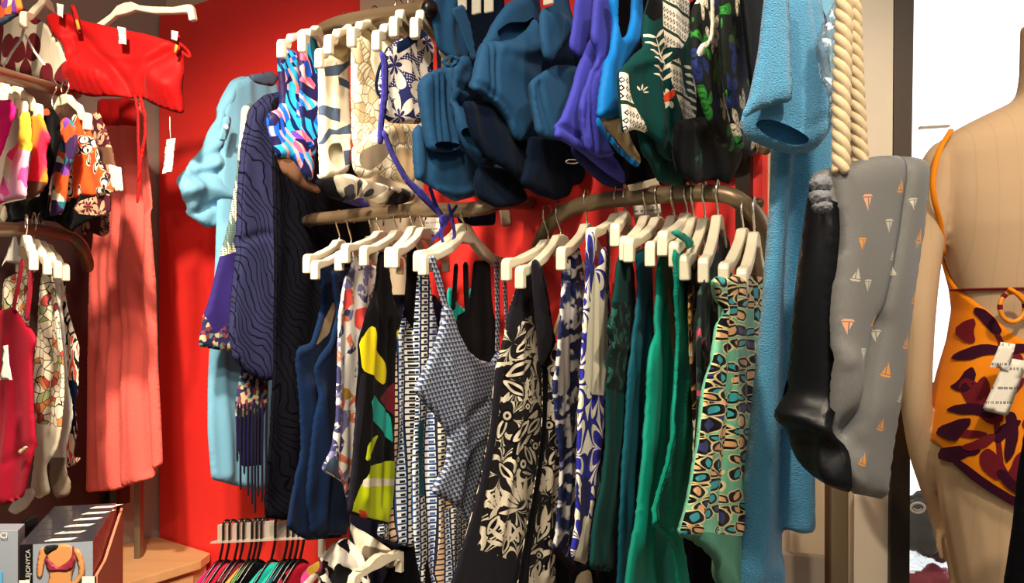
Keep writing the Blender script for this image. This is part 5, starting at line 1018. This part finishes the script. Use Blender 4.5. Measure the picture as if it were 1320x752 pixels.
link('white_card', *box(fp.off(.002).P(25, 790), fp.e*.022, np.array([0, -.001, 0]), (0, 0, .067)), M['paper'], bx, smooth=False)
def text(s, name, loc, size, m, parent, rz=0.0, rx=math.pi/2, roll=0.0, ext=.0004):
    c = bpy.data.curves.new(name, 'FONT'); c.body = s; c.size = size; c.extrude = ext; c.align_x = 'LEFT'; o = bpy.data.objects.new(name, c); COL.objects.link(o)
    from mathutils import Euler, Matrix
    me = bpy.data.meshes.new_from_object(o); bpy.data.objects.remove(o); o = bpy.data.objects.new(name, me); COL.objects.link(o); me.materials.clear()
    me.materials.append(M[m]); mt = Matrix.Rotation(rz, 4, 'Z') @ Matrix.Rotation(rx, 4, 'X') @ Matrix.Rotation(roll, 4, 'Z'); o.rotation_euler = mt.to_euler()
    b = np.array(parent['_o']); o.location = np.array(loc)-b; o.parent = parent; return o
text('LEJONYCA', 'spine_lettering', fp.off(.002).P(39, 749), .0135, 'letterwhite', bx, roll=math.pi/2)
# coral tray beside the row
b0 = D(121, 752, dB); b1 = b0+np.array([-.016*6.2, .31, 0])
V = [D(121.5, 830, dB-.004), D(121.5, 745, dB-.004), D(130, 742, dB+.04)]
tr0, tr1 = D(122, 830, dB-.006), D(122, 742, dB-.006); far = np.array([-.1, .32, 0])
pts = [tr0, tr0+far, tr1+far+np.array([0, 0, .055]), tr1+far*.3, tr1]
V = pts+[p+np.array([.006, 0, 0]) for p in pts]; Fc = [[0, 1, 2, 3, 4], [9, 8, 7, 6, 5]]+[[i, i+5, (i+1) % 5+5, (i+1) % 5] for i in range(5)]
tag(link('display_tray', V, [f[::-1] for f in Fc], M['traycoral'], smooth=False), 'coral cardboard tray side along the row of lingerie boxes', 'tray')
# grey box at the left edge
o = empty('lingerie_box', D(0, 830, 1.72)); tag(o, 'grey lingerie box cut off by the left edge of the photo', 'box', 'lingerie boxes in a row')
bl2 = D(-60, 830, 1.72); ex2 = D(23, 830, 1.72)-bl2; link('carton', *bevelled(*box(bl2, ex2, (-.015, .05, 0), np.array([0, 0, (830-684)/F*1.72])), .0015), M['boxgrey'], o, smooth=False)
link('printed_swimmer', *box(D(-10, 752, 1.717), (.022, 0, 0), (0, -.0008, 0), (0, 0, .024)), M['skyblueprint'], o, smooth=False)
text('CI', 'box_lettering', D(0, 694, 1.716), .017, 'paper', o)
# black gap board
V, Fc = box(D(25, 830, 1.80), (.014, 0, 0), (0, .05, 0), (0, 0, .27)); tag(link('tray_divider', *bevelled(V, Fc, .002), M['boxblack'], smooth=False), 'black divider between grey lingerie box and photo box row', 'divider')
# drawer unit
zc = CZ-.90
o = empty('drawer_unit', WP(.05, .3, 0)); tag(o, 'light wooden drawer unit below the coral skirt against the red wall', 'drawer unit')
s1 = sof(283)
top = [WP(-.005, .01, 0), WP(s1-.035, .012, 0), WP(s1+.005, .075, 0), WP(s1+.005, .9, 0), WP(-.005, .9, 0)]
V = [p+np.array([0, 0, zc-.03]) for p in top]+[p+np.array([0, 0, zc]) for p in top]; k = 5
link('top', *bevelled(V, [list(range(k))[::-1], [k+i for i in range(k)]]+[[i, (i+1) % k, k+(i+1) % k, k+i] for i in range(k)], .003), M['wood'], o, smooth=False)
link('body', *bevelled(*box(WP(.0, .03, 0), T2*(s1-.03), N2*.84, (0, 0, zc-.032)), .003), M['wood'], o, smooth=False)
for i, (a, b) in enumerate(((.09, .46), (.48, .86))):
    dr = link('drawer', *bevelled(*box(WP(s1-.03, a, zc-.22), T2*.018, N2*(b-a), (0, 0, .17)), .004), M['wood'], o, smooth=False)
# ------------------------------------------------------------------ acrylic rail with black hangers and bras
rp = PO(350, 683, .30)
a, b = rp.P(280, 697), rp.P(418, 690); e = b-a; 
rl = link('acrylic_rail', *bevelled(*box(a, e*1.0, -N2*.012, (0, 0, .044)), .002), M['acrylic'], smooth=False); tag(rl, 'clear acrylic wall rail carrying the black lingerie hangers', 'rail')
link('rail_lip', *box(a+np.array([0, 0, -.004]), e, N2*.022, (0, 0, .005)), M['acrylic'], rl, smooth=False)
link('rail_bracket', *box(a+e*.48-N2*.012, e*.07, -N2*.30, (0, 0, .03)), M['bronze'], rl, smooth=False)
BRA = ['magenta', 'pinkred', 'crimson', 'maroon', 'gold', 'green', 'black', 'turq', 'turq', 'petrol', 'black', 'crimson']
BN = ['magenta', 'bright pink red', 'dark crimson', 'maroon', 'mustard gold', 'leaf green', 'first black', 'light turquoise', 'second turquoise', 'petrol', 'second black', 'last crimson']
for i, (x, m) in enumerate(zip([293, 301, 312, 319, 330, 336, 342, 360, 376, 383, 390, 397], BRA)):
    top_ = W(x, 676-(x-290)*.05, .30); dn = N2*.055+T2*(-.012)
    pts = [top_+np.array([0, 0, .0])-N2*.012, top_+np.array([0, 0, .010]), top_+N2*.012+np.array([0, 0, .002]), top_+N2*.014-np.array([0, 0, .05]), top_+N2*.02-T2*.008-np.array([0, 0, .10])]
    V1 = tube(spline(pts, 5), .0036, 8); p = pts[-1]
    V2 = tube(spline([p-N2*.09-np.array([0, 0, .085]), p-N2*.04-np.array([0, 0, .03]), p, p+N2*.04-np.array([0, 0, .03]), p+N2*.09-np.array([0, 0, .085])], 5), .0042, 8)
    hgo = link('lingerie_hanger', *cat(V1, V2), M['blackplastic']); tag(hgo, 'black plastic hanger holding the '+BN[i]+' bra on the acrylic rail', 'hanger', 'black lingerie hangers')
    pl = Plane(p, rot(-N2, -6)); q = lambda du, dv: pl.at(du, p[2]+dv)
    def toP(du, dv):
        P3 = q(du, dv); return (CX+F*P3[0]/P3[1], CY-F*(P3[2]-CZ)/P3[1])
    ol = [toP(-.09, -.06), toP(-.03, -.012), toP(.0, -.004), toP(.03, -.012), toP(.085, -.06), toP(.10, -.12), toP(.10, -.30), toP(-.10, -.30), toP(-.10, -.12)]
    tag(cloth('bra', [M[m]], pl, ol, T=.012, auto=(.006, 14, 4), res=.014), BN[i]+' bra hanging from a black hanger on the acrylic rail', 'bra', 'bras on the acrylic rail')
# dark pile beside it
lw = lambda name, label, cat_, px, o, mats, outline, **k: garment(name, label, cat_, 'clothes at the lower edge', PO(px, 700, o), mats, outline, **k)
lw('bikini_bra', 'black and cream spotted scrunched bikini top on a clear hanger at the lower edge', 'bikini top', 440, .32, ['black_blots'], [(412, 716), (430, 700), (448, 692), (462, 706), (470, 726), (478, 770), (420, 770), (408, 740)], T=.04, auto=(.03, 24, 22), rim=.05)
lw('bikini_bra', 'mustard and cream floral bikini top left of the black spotted one', 'bikini top', 405, .34, ['pink_floral', 'gold'], [(388, 742), (400, 728), (414, 722), (416, 738), (404, 750), (396, 770), (386, 770)], T=.02, decals=[([(396, 734), (412, 722), (414, 734), (402, 742)], 1)])
V, Fc = bevelled(*box(W(412, 718, .36), T2*.022, N2*.006, np.array([0, 0, .045])), .002); tag(link('clear_hanger_clip', V, Fc, M['acrylic'], smooth=False), 'clear plastic hanger clip above the mustard bikini at the lower edge', 'hanger clip', 'clear clips on the upper rail')
lw('bikini_bottom', 'beige and grey bikini bottom hanging under the yellow print swimsuit', 'bikini bottom', 470, .30, ['cream', 'taupe'], [(447, 668), (460, 680), (480, 690), (500, 705), (512, 722), (505, 735), (490, 728), (472, 722), (460, 700)], T=.02, decals=[([(475, 700), (510, 712), (505, 738), (470, 726)], 1)], auto=(.02, 18, 8))
lw('swimsuit', 'black filler for the shade at the bottom edge below the check swimsuits', 'swimsuit', 530, .26, ['black'], [(470, 690), (500, 702), (530, 706), (552, 725), (560, 780), (480, 780), (500, 735)], T=.02)  # black fillers, this and the next, stand for the shade under the racks
lw('swimsuit', 'black filler for the shade at the bottom edge below the tie dye swimsuit', 'swimsuit', 720, .2, ['black', 'taupe'], [(640, 720), (700, 700), (720, 716), (750, 730), (768, 724), (775, 780), (640, 780)], T=.02, decals=[([(748, 738), (764, 732), (768, 760), (740, 760)], 1)])
hanger((487, 724), (452, 742), .36, 'white plastic hanger of the spotted bikini at the lower edge', L=.1, jl=.05)
# ------------------------------------------------------------------ towelling dress
bp = PF(1010, 376, 1.20, 6)
g = garment('towelling_dress', 'light blue towelling dress with wide short sleeve at the right end of the rack', 'dress', None, bp, ['towelling'],
  [(985, -10), (1060, -10), (1070, 60), (1078, 150), (1076, 230), (1066, 350), (1056, 500), (1053, 560), (1053, 687), (1038, 690), (1022, 688), (1020, 775), (941, 775), (946, 740), (955, 640), (966, 531), (980, 400), (987, 280), (989, 190)], T=.025, rim=.05, auto=(.012, 13, .8), res=.01,
  folds=[([(1026, 200), (1022, 420), (1010, 720)], -.03, .016), ([(1004, 200), (996, 420), (972, 740)], .018, .02), ([(1022, 560), (1021, 688), (1019, 775)], -.02, .008), ([(950, 742), (985, 746), (1018, 750)], -.005, .004), ([(1026, 664), (1052, 664)], -.005, .004)])
part(g, 'sleeve', 'towelling', PF(1015, 100, 1.12, 8), [(986, -12), (1042, -12), (1050, 40), (1063, 100), (1076, 148), (1068, 172), (1050, 195), (1022, 200), (990, 191), (964, 179), (956, 164), (957, 150), (965, 130), (977, 70)], T=.045, rim=.06, res=.008,
  holes=[[(965, 160), (984, 156), (1008, 164), (1030, 178), (1036, 186), (1020, 191), (996, 184), (976, 174)]], auto=(.006, 14, 3), folds=[([(1034, 168), (1052, 160), (1070, 146)], -.006, .005)])
part(g, 'sleeve_flap', 'towelling', PF(1015, 100, 1.075, 8), [(986, -12), (1017, -12), (1020, 60), (1023, 131), (1002, 134), (978, 142), (960, 152), (956, 160), (956, 150), (965, 130), (977, 70)], T=.02, rim=.03, res=.008, auto=(.006, 14, 3), folds=[([(962, 143), (990, 128), (1022, 120)], -.004, .004)])
g = garment('beach_shirt', 'blue top glimpsed behind the clear bag beside the rope handles', 'top', None, PF(1060, 30, 1.34, 0), ['linen_blue', 'navy'], [(1040, -10), (1085, -10), (1080, 60), (1086, 140), (1076, 180), (1060, 120), (1046, 60)], T=.02, decals=[([(1044, 10), (1056, 6), (1066, 30), (1060, 60), (1046, 60)], 1)])
cb = garment('clear_plastic_bag', 'crumpled clear plastic bag hanging between towelling dress and rope handles', 'plastic bag', None, PF(1066, 60, 1.07, 10), ['clearbag'], [(1076, -10), (1088, -10), (1084, 60), (1080, 90), (1082, 150), (1076, 190), (1068, 130), (1056, 84), (1047, 60), (1058, 34), (1068, 10)], T=.006, auto=(.016, 60, 30), res=.005,
  folds=[([(1084, 10), (1070, 40), (1065, 72)], .012, .005), ([(1050, 55), (1064, 52), (1058, 72)], .01, .004)])
# ------------------------------------------------------------------ tote with sailboats
fpn = PF(1075, 400, 1.03, 24); spn = PF(1075, 400, 1.03, -48)
BO = []
def boat(x, y, s, m, ang=0):
    ca, sa = math.cos(math.radians(ang)), math.sin(math.radians(ang))
    def t(pts): return [(x+(px*ca-py*sa)*s*.8, y+(px*sa+py*ca)*s) for px, py in pts]
    BO.append((t([(-.75, .62), (.8, .62), (.5, .9), (-.45, .9)]), m)); BO.append((t([(.02, .5), (.7, .5), (.1, -1.1)]), m)); BO.append((t([(-.12, .5), (-.5, .5), (-.08, -.5)]), m))
for b in [(1148, 242, 9, 1, 0), (1105, 262, 11, 3, 178), (1165, 264, 8, 2, 178), (1132, 292, 9, 2, 180), (1172, 306, 10, 1, 8), (1096, 315, 8, 1, 182), (1135, 330, 7, 2, 0), (1088, 355, 9, 2, 10), (1102, 368, 8, 2, 180), (1166, 384, 9, 1, 5), (1080, 420, 10, 3, 182), (1112, 412, 9, 1, 3), (1124, 432, 8, 2, 180), (1156, 440, 10, 1, 6),
          (1096, 455, 8, 2, 185), (1130, 476, 10, 1, 12), (1148, 510, 8, 2, 10), (1122, 545, 9, 1, 14), (1100, 590, 9, 1, 18), (1138, 350, 6, 2, 0)]: boat(*b)
g = garment('tote_bag', 'large grey canvas tote bag printed with small orange sailboats, rope handles', 'bag', None, fpn, ['canvas', 'boatorange', 'boatsand', 'boatpeach', 'seam'],
  [(1072, 216), (1100, 208), (1131, 201), (1160, 200), (1182, 203), (1196, 207), (1190, 290), (1176, 374), (1158, 531), (1142, 645), (1118, 640), (1096, 636), (1078, 600), (1070, 540), (1069, 512), (1069, 405), (1077, 300)], T=.05, rim=.10, res=.008, smooth=1, auto=(.008, 7, 4),
  decals=[([(1164, 200), (1166, 200), (1150, 300), (1112, 470), (1088, 560), (1086, 560), (1110, 470), (1148, 300)], 4)]+BO, dsm=0, folds=[([(1165, 205), (1149, 300), (1111, 470), (1086, 556)], -.008, .007), ([(1076, 480), (1084, 556), (1094, 575)], -.012, .012), ([(1084, 556), (1110, 500), (1124, 420)], -.014, .016), ([(1072, 590), (1086, 610), (1096, 620)], .01, .008), ([(1090, 520), (1078, 470)], .016, .02)])
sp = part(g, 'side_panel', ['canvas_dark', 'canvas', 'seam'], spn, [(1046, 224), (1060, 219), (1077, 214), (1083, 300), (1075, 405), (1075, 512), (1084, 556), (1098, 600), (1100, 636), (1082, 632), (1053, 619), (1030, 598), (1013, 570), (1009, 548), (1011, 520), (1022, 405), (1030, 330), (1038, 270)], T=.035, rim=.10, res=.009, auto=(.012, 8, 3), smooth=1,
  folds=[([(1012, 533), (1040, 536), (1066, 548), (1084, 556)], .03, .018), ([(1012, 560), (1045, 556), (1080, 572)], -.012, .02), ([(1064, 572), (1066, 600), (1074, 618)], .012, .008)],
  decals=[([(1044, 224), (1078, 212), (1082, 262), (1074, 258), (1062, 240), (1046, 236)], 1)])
def rope(p0, p1, R, pitch, ph):
    p0, p1 = np.array(p0), np.array(p1); L = np.linalg.norm(p1-p0); t = (p1-p0)/L; x = np.cross(t, [0, 1.0, 0]); x /= np.linalg.norm(x); y = np.cross(t, x); out = []
    for k in range(3):
        pts = []
        for i in range(int(L/.003)+1):
            s_ = i*.003; a = ph+2*math.pi*(k/3-s_/pitch); sway = x*.003*math.sin(s_*9); pts.append(p0+t*s_+sway+(x*math.cos(a)+y*math.sin(a))*R*.52)
        out.append(tube(pts, R*.56, 9))
    return cat(*out)
link('rope_handle', *rope(D(1084, 222, 1.025), D(1092, -20, 1.03), .0112, .046, .3), M['rope'], g)
link('rope_handle', *rope(D(1109, 216, 1.06), D(1101, -20, 1.06), .0108, .046, 1.2), M['rope'], g)
def blob(c, rx, ry, rz, n=24, amp=.15, fr=4, seed=1, rough=0):
    V, Fc = [], []
    for i in range(n+1):
        for j in range(2*n):
            a = math.pi*i/n; b = math.pi*j/n; d_ = np.array([math.sin(a)*math.cos(b), math.sin(a)*math.sin(b), math.cos(a)]); V.append(d_)
    V = np.array(V); f = 1+amp*vnoise(V[:,0]*fr+V[:,1]*1.7+9, V[:,2]*fr+V[:,1]*fr*.8+5, seed)+amp*.6*vnoise(V[:,0]*fr*3+V[:,1]*5, V[:,2]*fr*3+V[:,1]*4, seed+3)*rough
    V = V*f[:,None]*np.array([rx, ry, rz])+np.array(c)
    for i in range(n):
        for j in range(2*n): Fc.append([i*2*n+j, (i+1)*2*n+j, (i+1)*2*n+(j+1) % (2*n), i*2*n+(j+1) % (2*n)])
    return V, Fc
V, Fc = cat(blob(D(1058, 237, 1.0), .0135, .012, .011, 20, .14, 7, 3, 1), blob(D(1058, 254, 1.0), .0135, .012, .010, 20, .14, 7, 4, 1), blob(D(1060, 266, 1.0), .012, .011, .008, 20, .14, 7, 5, 1))
link('tassel_knot', V, Fc, M['pompom'], g)
# ------------------------------------------------------------------ mannequin, seen from behind
MD, MC, MP = 1.42, 1360, 1.42/F
mx = (MC-CX)*MP
RING = np.array([(30, 36, .052), (95, 37, .055), (118, 40, .06), (127, 46, .064), (138, 68, .07), (152, 98, .076), (168, 128, .082), (182, 147, .088), (200, 155, .092), (250, 153, .10), (290, 146, .104), (330, 135, .10), (372, 124, .094), (400, 121, .09), (440, 127, .096), (480, 138, .106), (520, 147, .116), (560, 151, .122), (600, 148, .122), (640, 140, .118), (668, 130, .11)], float)
def ring(y): return np.interp(y, RING[:,0], RING[:,1])*MP, np.interp(y, RING[:,0], RING[:,2])
def surf(th, y, off=0.0):
    a, b = ring(y); s, c = math.sin(th), math.cos(th); e = .86
    return np.array([mx+(a+off)*math.copysign(abs(s)**e, s), MD-(b+off)*math.copysign(abs(c)**e, c), CZ-(y-CY)*MP])
NT_ = 48
V, Fc = [], []
ys = np.concatenate([np.arange(30, 668, 9), [668]])
for y in ys:
    for k in range(NT_): V.append(surf(2*math.pi*k/NT_, y))
for i in range(len(ys)-1):
    for k in range(NT_): Fc.append([i*NT_+k, (i+1)*NT_+k, (i+1)*NT_+(k+1) % NT_, i*NT_+(k+1) % NT_])
Fc.append(list(range(NT_))); Fc.append([(len(ys)-1)*NT_+k for k in range(NT_)][::-1])
parts_ = [(V, Fc)]
def limb(pts, n=16, sq=1.0):
    P = spline([D(x, y, d) for x, y, d, r in pts], 6); R = np.interp(np.linspace(0, len(pts)-1, len(P)), range(len(pts)), [p[3]*MP for p in pts]); return tube(P, list(R), n, sq=sq)
def mir(part):
    v, f = part; v = [np.array([2*mx-p[0], p[1], p[2]]) for p in v]; return v, [q[::-1] for q in f]
leg = limb([(1282, 585, 1.42, 70), (1284, 650, 1.42, 66), (1292, 720, 1.41, 60), (1300, 800, 1.40, 53), (1300, 900, 1.40, 44), (1302, 1000, 1.41, 36), (1302, 1060, 1.41, 33), (1300, 1150, 1.43, 35), (1300, 1250, 1.44, 27), (1302, 1380, 1.44, 18), (1302, 1420, 1.43, 20)])
arm = limb([(1228, 196, 1.42, 24), (1216, 215, 1.42, 27), (1208, 250, 1.42, 25), (1197, 300, 1.42, 21), (1189, 360, 1.42, 20), (1184, 420, 1.42, 19.5), (1181, 480, 1.425, 19.5), (1182, 530, 1.44, 18.5), (1187, 580, 1.47, 16), (1196, 620, 1.50, 13), (1205, 652, 1.53, 11), (1211, 672, 1.55, 12), (1219, 700, 1.57, 13), (1225, 718, 1.58, 11)])
fing = [limb([(1219+i*3.5, 700, 1.57-.012*i, 4.6), (1224+i*3, 728, 1.58-.012*i, 4.3), (1226+i*3, 748+l*.5, 1.575-.014*i, 4.0), (1226+i*3, 760+l, 1.56-.016*i, 3.2)], 8) for i, l in ((0, 0), (1, 6), (2, 4), (3, -6))]
thumb = limb([(1212, 680, 1.55, 5), (1210, 700, 1.535, 4.8), (1214, 722, 1.525, 3.6)], 8)
for p in [leg, arm, thumb]+fing: parts_ += [p, mir(p)]
V, Fc = cat(*parts_)
mn = link('mannequin', V, Fc, M['mannequin_fabric'], loc=(mx, MD, 0)); tag(mn, 'cream fabric mannequin seen from behind, wearing an orange and burgundy swimsuit', 'mannequin')
mo = mn.modifiers.new('fuse', 'REMESH'); mo.mode = 'VOXEL'; mo.voxel_size = .0045; mo.use_smooth_shade = True
ms = mn.modifiers.new('soft', 'SMOOTH'); ms.iterations = 6; ms.factor = .5
# stand under the mannequin
V, Fc = tube([(mx, MD, 0), (mx, MD, .02), (mx, MD, .021)], [.17, .17, .16], 40); V2 = tube([(mx, MD, .02), (mx, MD, .70)], .012, 12); 
link('stand', *cat((V, Fc), V2), M['bronze'], mn)
# swimsuit
tt = [0, 16, 29, 42, 59, 75, 90, 120, 150, 180]; yt = [447, 446, 441, 427, 401, 385, 372, 320, 300, 320]; yb = [656, 652, 644, 632, 606, 585, 572, 580, 630, 656]
V, Fc, U = [], [], []; nth, nv = 144, 60
for k in range(nth):
    th = 2*math.pi*k/nth; dg = abs(((math.degrees(th)+180) % 360)-180); a, b = np.interp(dg, tt, yt), np.interp(dg, tt, yb)
    for j in range(nv+1):
        y = a+(b-a)*j/nv; o_ = .006 if 0 < j < nv else .001; V.append(surf(th, y, o_)); U.append((th*.125, -y*MP))
for k in range(nth):
    for j in range(nv): a = k*(nv+1)+j; b = ((k+1) % nth)*(nv+1)+j; Fc.append([a, a+1, b+1, b])
MI = [0]*len(Fc)
def sxy(x, y, off):
    a, b = ring(y); s_ = max(-.999, min(.999, (x-MC)*MP/a)); s_ = math.copysign(abs(s_)**(1/.86), s_); return surf(math.asin(s_), y, off)
LZ = [0]
def leaf(p, w_, mi, n=9):
    if mi != 3: w_ *= 1.25
    P_ = chaikin(np.array([np.array(q, float) for q in p]), 2, False, 60); P_ = P_[np.linspace(0, len(P_)-1, n).astype(int)]; k0 = len(V); LZ[0] += 1; of = .0078+.00022*(LZ[0] % 9)
    for i in range(n):
        t = P_[min(i+1, n-1)]-P_[max(i-1, 0)]; t = t/np.linalg.norm(t); nn = np.array([-t[1], t[0]]); h_ = w_/2*(math.sin(math.pi*min(1, (i+.25)/(n-.6)))**.7 if mi != 3 else 1)
        for sg in (1, 0, -1): q = P_[i]+nn*h_*sg; V.append(sxy(q[0], q[1], of)); U.append((q[0]*MP, q[1]*MP))
    for i in range(n-1):
        for c_ in (0, 1): a_ = k0+i*3+c_; Fc.append([a_, a_+1, a_+4, a_+3]); MI.append(1 if mi == 3 else mi)
leaf([(1252, 404), (1263, 432), (1262, 470), (1252, 515), (1246, 555), (1254, 600), (1280, 630)], 5, 3); leaf([(1296, 470), (1280, 500), (1274, 545), (1280, 600)], 5, 3); leaf([(1340, 480), (1318, 530), (1296, 590), (1284, 632)], 5, 3)
for p, w_, mi in [([(1261, 428), (1254, 410), (1246, 396)], 9, 2), ([(1262, 448), (1246, 446), (1228, 462)], 10, 2), ([(1264, 450), (1276, 444), (1292, 444)], 9, 2), ([(1250, 535), (1236, 510), (1230, 484)], 17, 1), ([(1248, 526), (1232, 518), (1215, 526)], 11, 2),
                  ([(1254, 508), (1264, 494), (1278, 480)], 10, 1), ([(1213, 562), (1217, 546), (1228, 532)], 9, 2), ([(1211, 590), (1220, 572), (1234, 570)], 11, 2), ([(1246, 556), (1256, 540), (1270, 530)], 9, 2), ([(1254, 600), (1242, 586), (1240, 566)], 14, 1), ([(1258, 606), (1268, 590), (1270, 566)], 13, 1),
                  ([(1216, 584), (1234, 606), (1262, 626), (1300, 640)], 8, 2), ([(1222, 592), (1244, 616), (1280, 640)], 6, 1), ([(1275, 540), (1286, 520), (1300, 505)], 13, 1), ([(1276, 560), (1290, 566), (1296, 590)], 12, 2), ([(1284, 612), (1300, 580), (1318, 540)], 18, 2), ([(1286, 620), (1308, 604), (1330, 600)], 14, 1),
                  ([(1280, 600), (1272, 620), (1290, 640)], 10, 2), ([(1310, 545), (1326, 520), (1340, 500)], 16, 2), ([(1312, 560), (1330, 556), (1345, 560)], 14, 1), ([(1300, 620), (1322, 628), (1340, 630)], 12, 2), ([(1330, 470), (1315, 460), (1300, 462)], 12, 1), ([(1345, 455), (1325, 447), (1308, 452)], 10, 2), ([(1250, 515), (1240, 500), (1244, 480)], 9, 1), ([(1240, 440), (1238, 425), (1244, 410)], 7, 1), ([(1222, 500), (1230, 490), (1236, 470)], 8, 2), ([(1262, 480), (1274, 466), (1276, 450)], 10, 1), ([(1212, 545), (1224, 552), (1240, 548)], 8, 1), ([(1222, 570), (1236, 560), (1246, 548)], 8, 1), ([(1250, 590), (1262, 610), (1285, 622)], 9, 2), ([(1290, 500), (1300, 530), (1296, 560)], 11, 1), ([(1320, 580), (1330, 545), (1345, 530)], 14, 1), ([(1262, 520), (1262, 548), (1256, 580)], 9, 2), ([(1300, 655), (1320, 640), (1345, 645)], 8, 2)]: leaf(p, w_, mi); leaf([(2*MC-x+4, y+6) for x, y in p], w_, mi)
ss = link('one_piece_swimsuit', V, Fc, [M['orange'], M['maroon'], M['plum']], mi=MI, uvs=U); tag(ss, 'orange swimsuit with burgundy branching leaves worn by the mannequin', 'swimsuit')
pts = [surf(math.radians(a), 372+(abs(a)/90)**2*2, .004) for a in range(-100, 101, 5)]
link('back_strap', *tube(pts, .0042, 8, sq=.5), M['maroon'], ss)
for sg in (1, -1):
    sp_ = [D(1226, 168, 1.40), D(1211, 194, 1.375), D(1203, 226, 1.372), D(1204, 256, 1.375), D(1212, 288, 1.39), D(1216, 330, 1.42)]
    if sg < 0: sp_ = [np.array([2*mx-p[0], p[1], p[2]]) for p in sp_]
    link('shoulder_strap', *tube(spline(sp_, 5), .0052, 8, sq=.6), M['orange'], ss)
rc = D(1306, 396, 1.315); V, Fc = tube([rc+np.array([math.cos(a)*.020, .002, math.sin(a)*.024]) for a in np.linspace(0, 2*math.pi, 33)], .0038, 10, cap=False); rg = link('strap_ring', V, Fc, M['ringorange'], ss)
for a0 in (math.pi, 0.1, 2.3):
    V, Fc = tube([rc+np.array([math.cos(a0+d_)*.020, .002, math.sin(a0+d_)*.024]) for d_ in np.linspace(-.16, .16, 5)], .0042, 10); link('ring_stripe', V, Fc, M['maroon'], rg)
link('ring_strap', *tube(spline([D(1300, 372, 1.312), D(1310, 378, 1.306), D(1322, 390, 1.308), D(1340, 398, 1.315)], 4), .006, 8, sq=.6), M['orange'], ss)
tp = PF(1290, 480, 1.295, -6)
t1 = tag(cloth('price_tag', [M['price_tag']], tp.off(.004), [(1290, 441), (1309, 444), (1301, 478), (1276, 473)], T=.0005, auto=(0, 1, 1), smooth=0), 'small white tag clipped to the orange mannequin swimsuit above the larger tag', 'price tag', 'paper price tags')
t2 = tag(cloth('price_tag', [M['price_tag']], tp, [(1297, 461), (1325, 466), (1300, 534), (1296, 536), (1270, 530), (1267, 526)], T=.0005, auto=(0, 1, 1), smooth=0), 'large white printed price tag on the orange mannequin swimsuit', 'price tag', 'paper price tags')
g = garment('black_garment', 'black garment at the lower right corner in front of the mannequin', 'garment', None, PF(1310, 680, 1.12, 0), ['black'], [(1345, 520), (1322, 555), (1310, 610), (1302, 680), (1288, 775), (1380, 790), (1380, 520)], T=.03, auto=(.01, 14, 2))
# ------------------------------------------------------------------ things in the window behind the mannequin
WG = 'wrapped goods in the window'
def lump(name, label, px, py, w_, h_, d, m, seed, amp=.2, dep=.06):
    V, Fc = blob(D(px, py, d), w_/2*d/F, dep, h_/2*d/F, 20, amp, 3, seed, 1); return tag(link(name, V, Fc, M[m]), label, 'package', WG)
lump('wrapped_package', 'blue and white package between mannequin arm and hip', 1212, 525, 50, 70, 2.12, 'plasticblue', 2)
lump('wrapped_package', 'grey package below the blue one in the window', 1214, 590, 60, 70, 2.12, 'plasticgrey', 4)
b = lump('wrapped_package', 'dark grey glossy package with pale oval badge in the window', 1200, 675, 76, 90, 2.05, 'plasticgrey', 6)
c0 = D(1183, 655, 1.985); V, Fc = tube([c0+np.array([math.cos(a)*.017, 0, math.sin(a)*.012]) for a in np.linspace(0, 2*math.pi, 25)], .003, 6, cap=False); link('badge', V, Fc, M['paper'], b)
V, Fc = tube([c0+np.array([math.cos(a)*.009, 0, -.001+math.sin(a)*.005]) for a in np.linspace(math.pi, 2*math.pi, 9)], .002, 6); link('badge', V, Fc, M['paper'], b)
lump('wrapped_package', 'pink red bundle in clear wrap at the lower edge of the window', 1208, 762, 70, 60, 2.02, 'plasticpink', 8, .25)
lump('wrapped_package', 'pale clear wrapped bundle above the pink one', 1212, 715, 76, 50, 2.10, 'clearbag', 9, .3)
V, Fc = box(D(1160, 790, 1.97), (.5, 0, 0), (0, .3, 0), (0, 0, -.02)); tag(link('window_shelf', *bevelled(V, Fc, .003), M['whitepanel'], smooth=False), 'pale ledge in the window carrying the wrapped packages', 'ledge')
# ------------------------------------------------------------------ tidy
for o_ in list(bpy.data.objects):
    for kx in ('_o', '_n', '_e'):
        if kx in o_: del o_[kx]
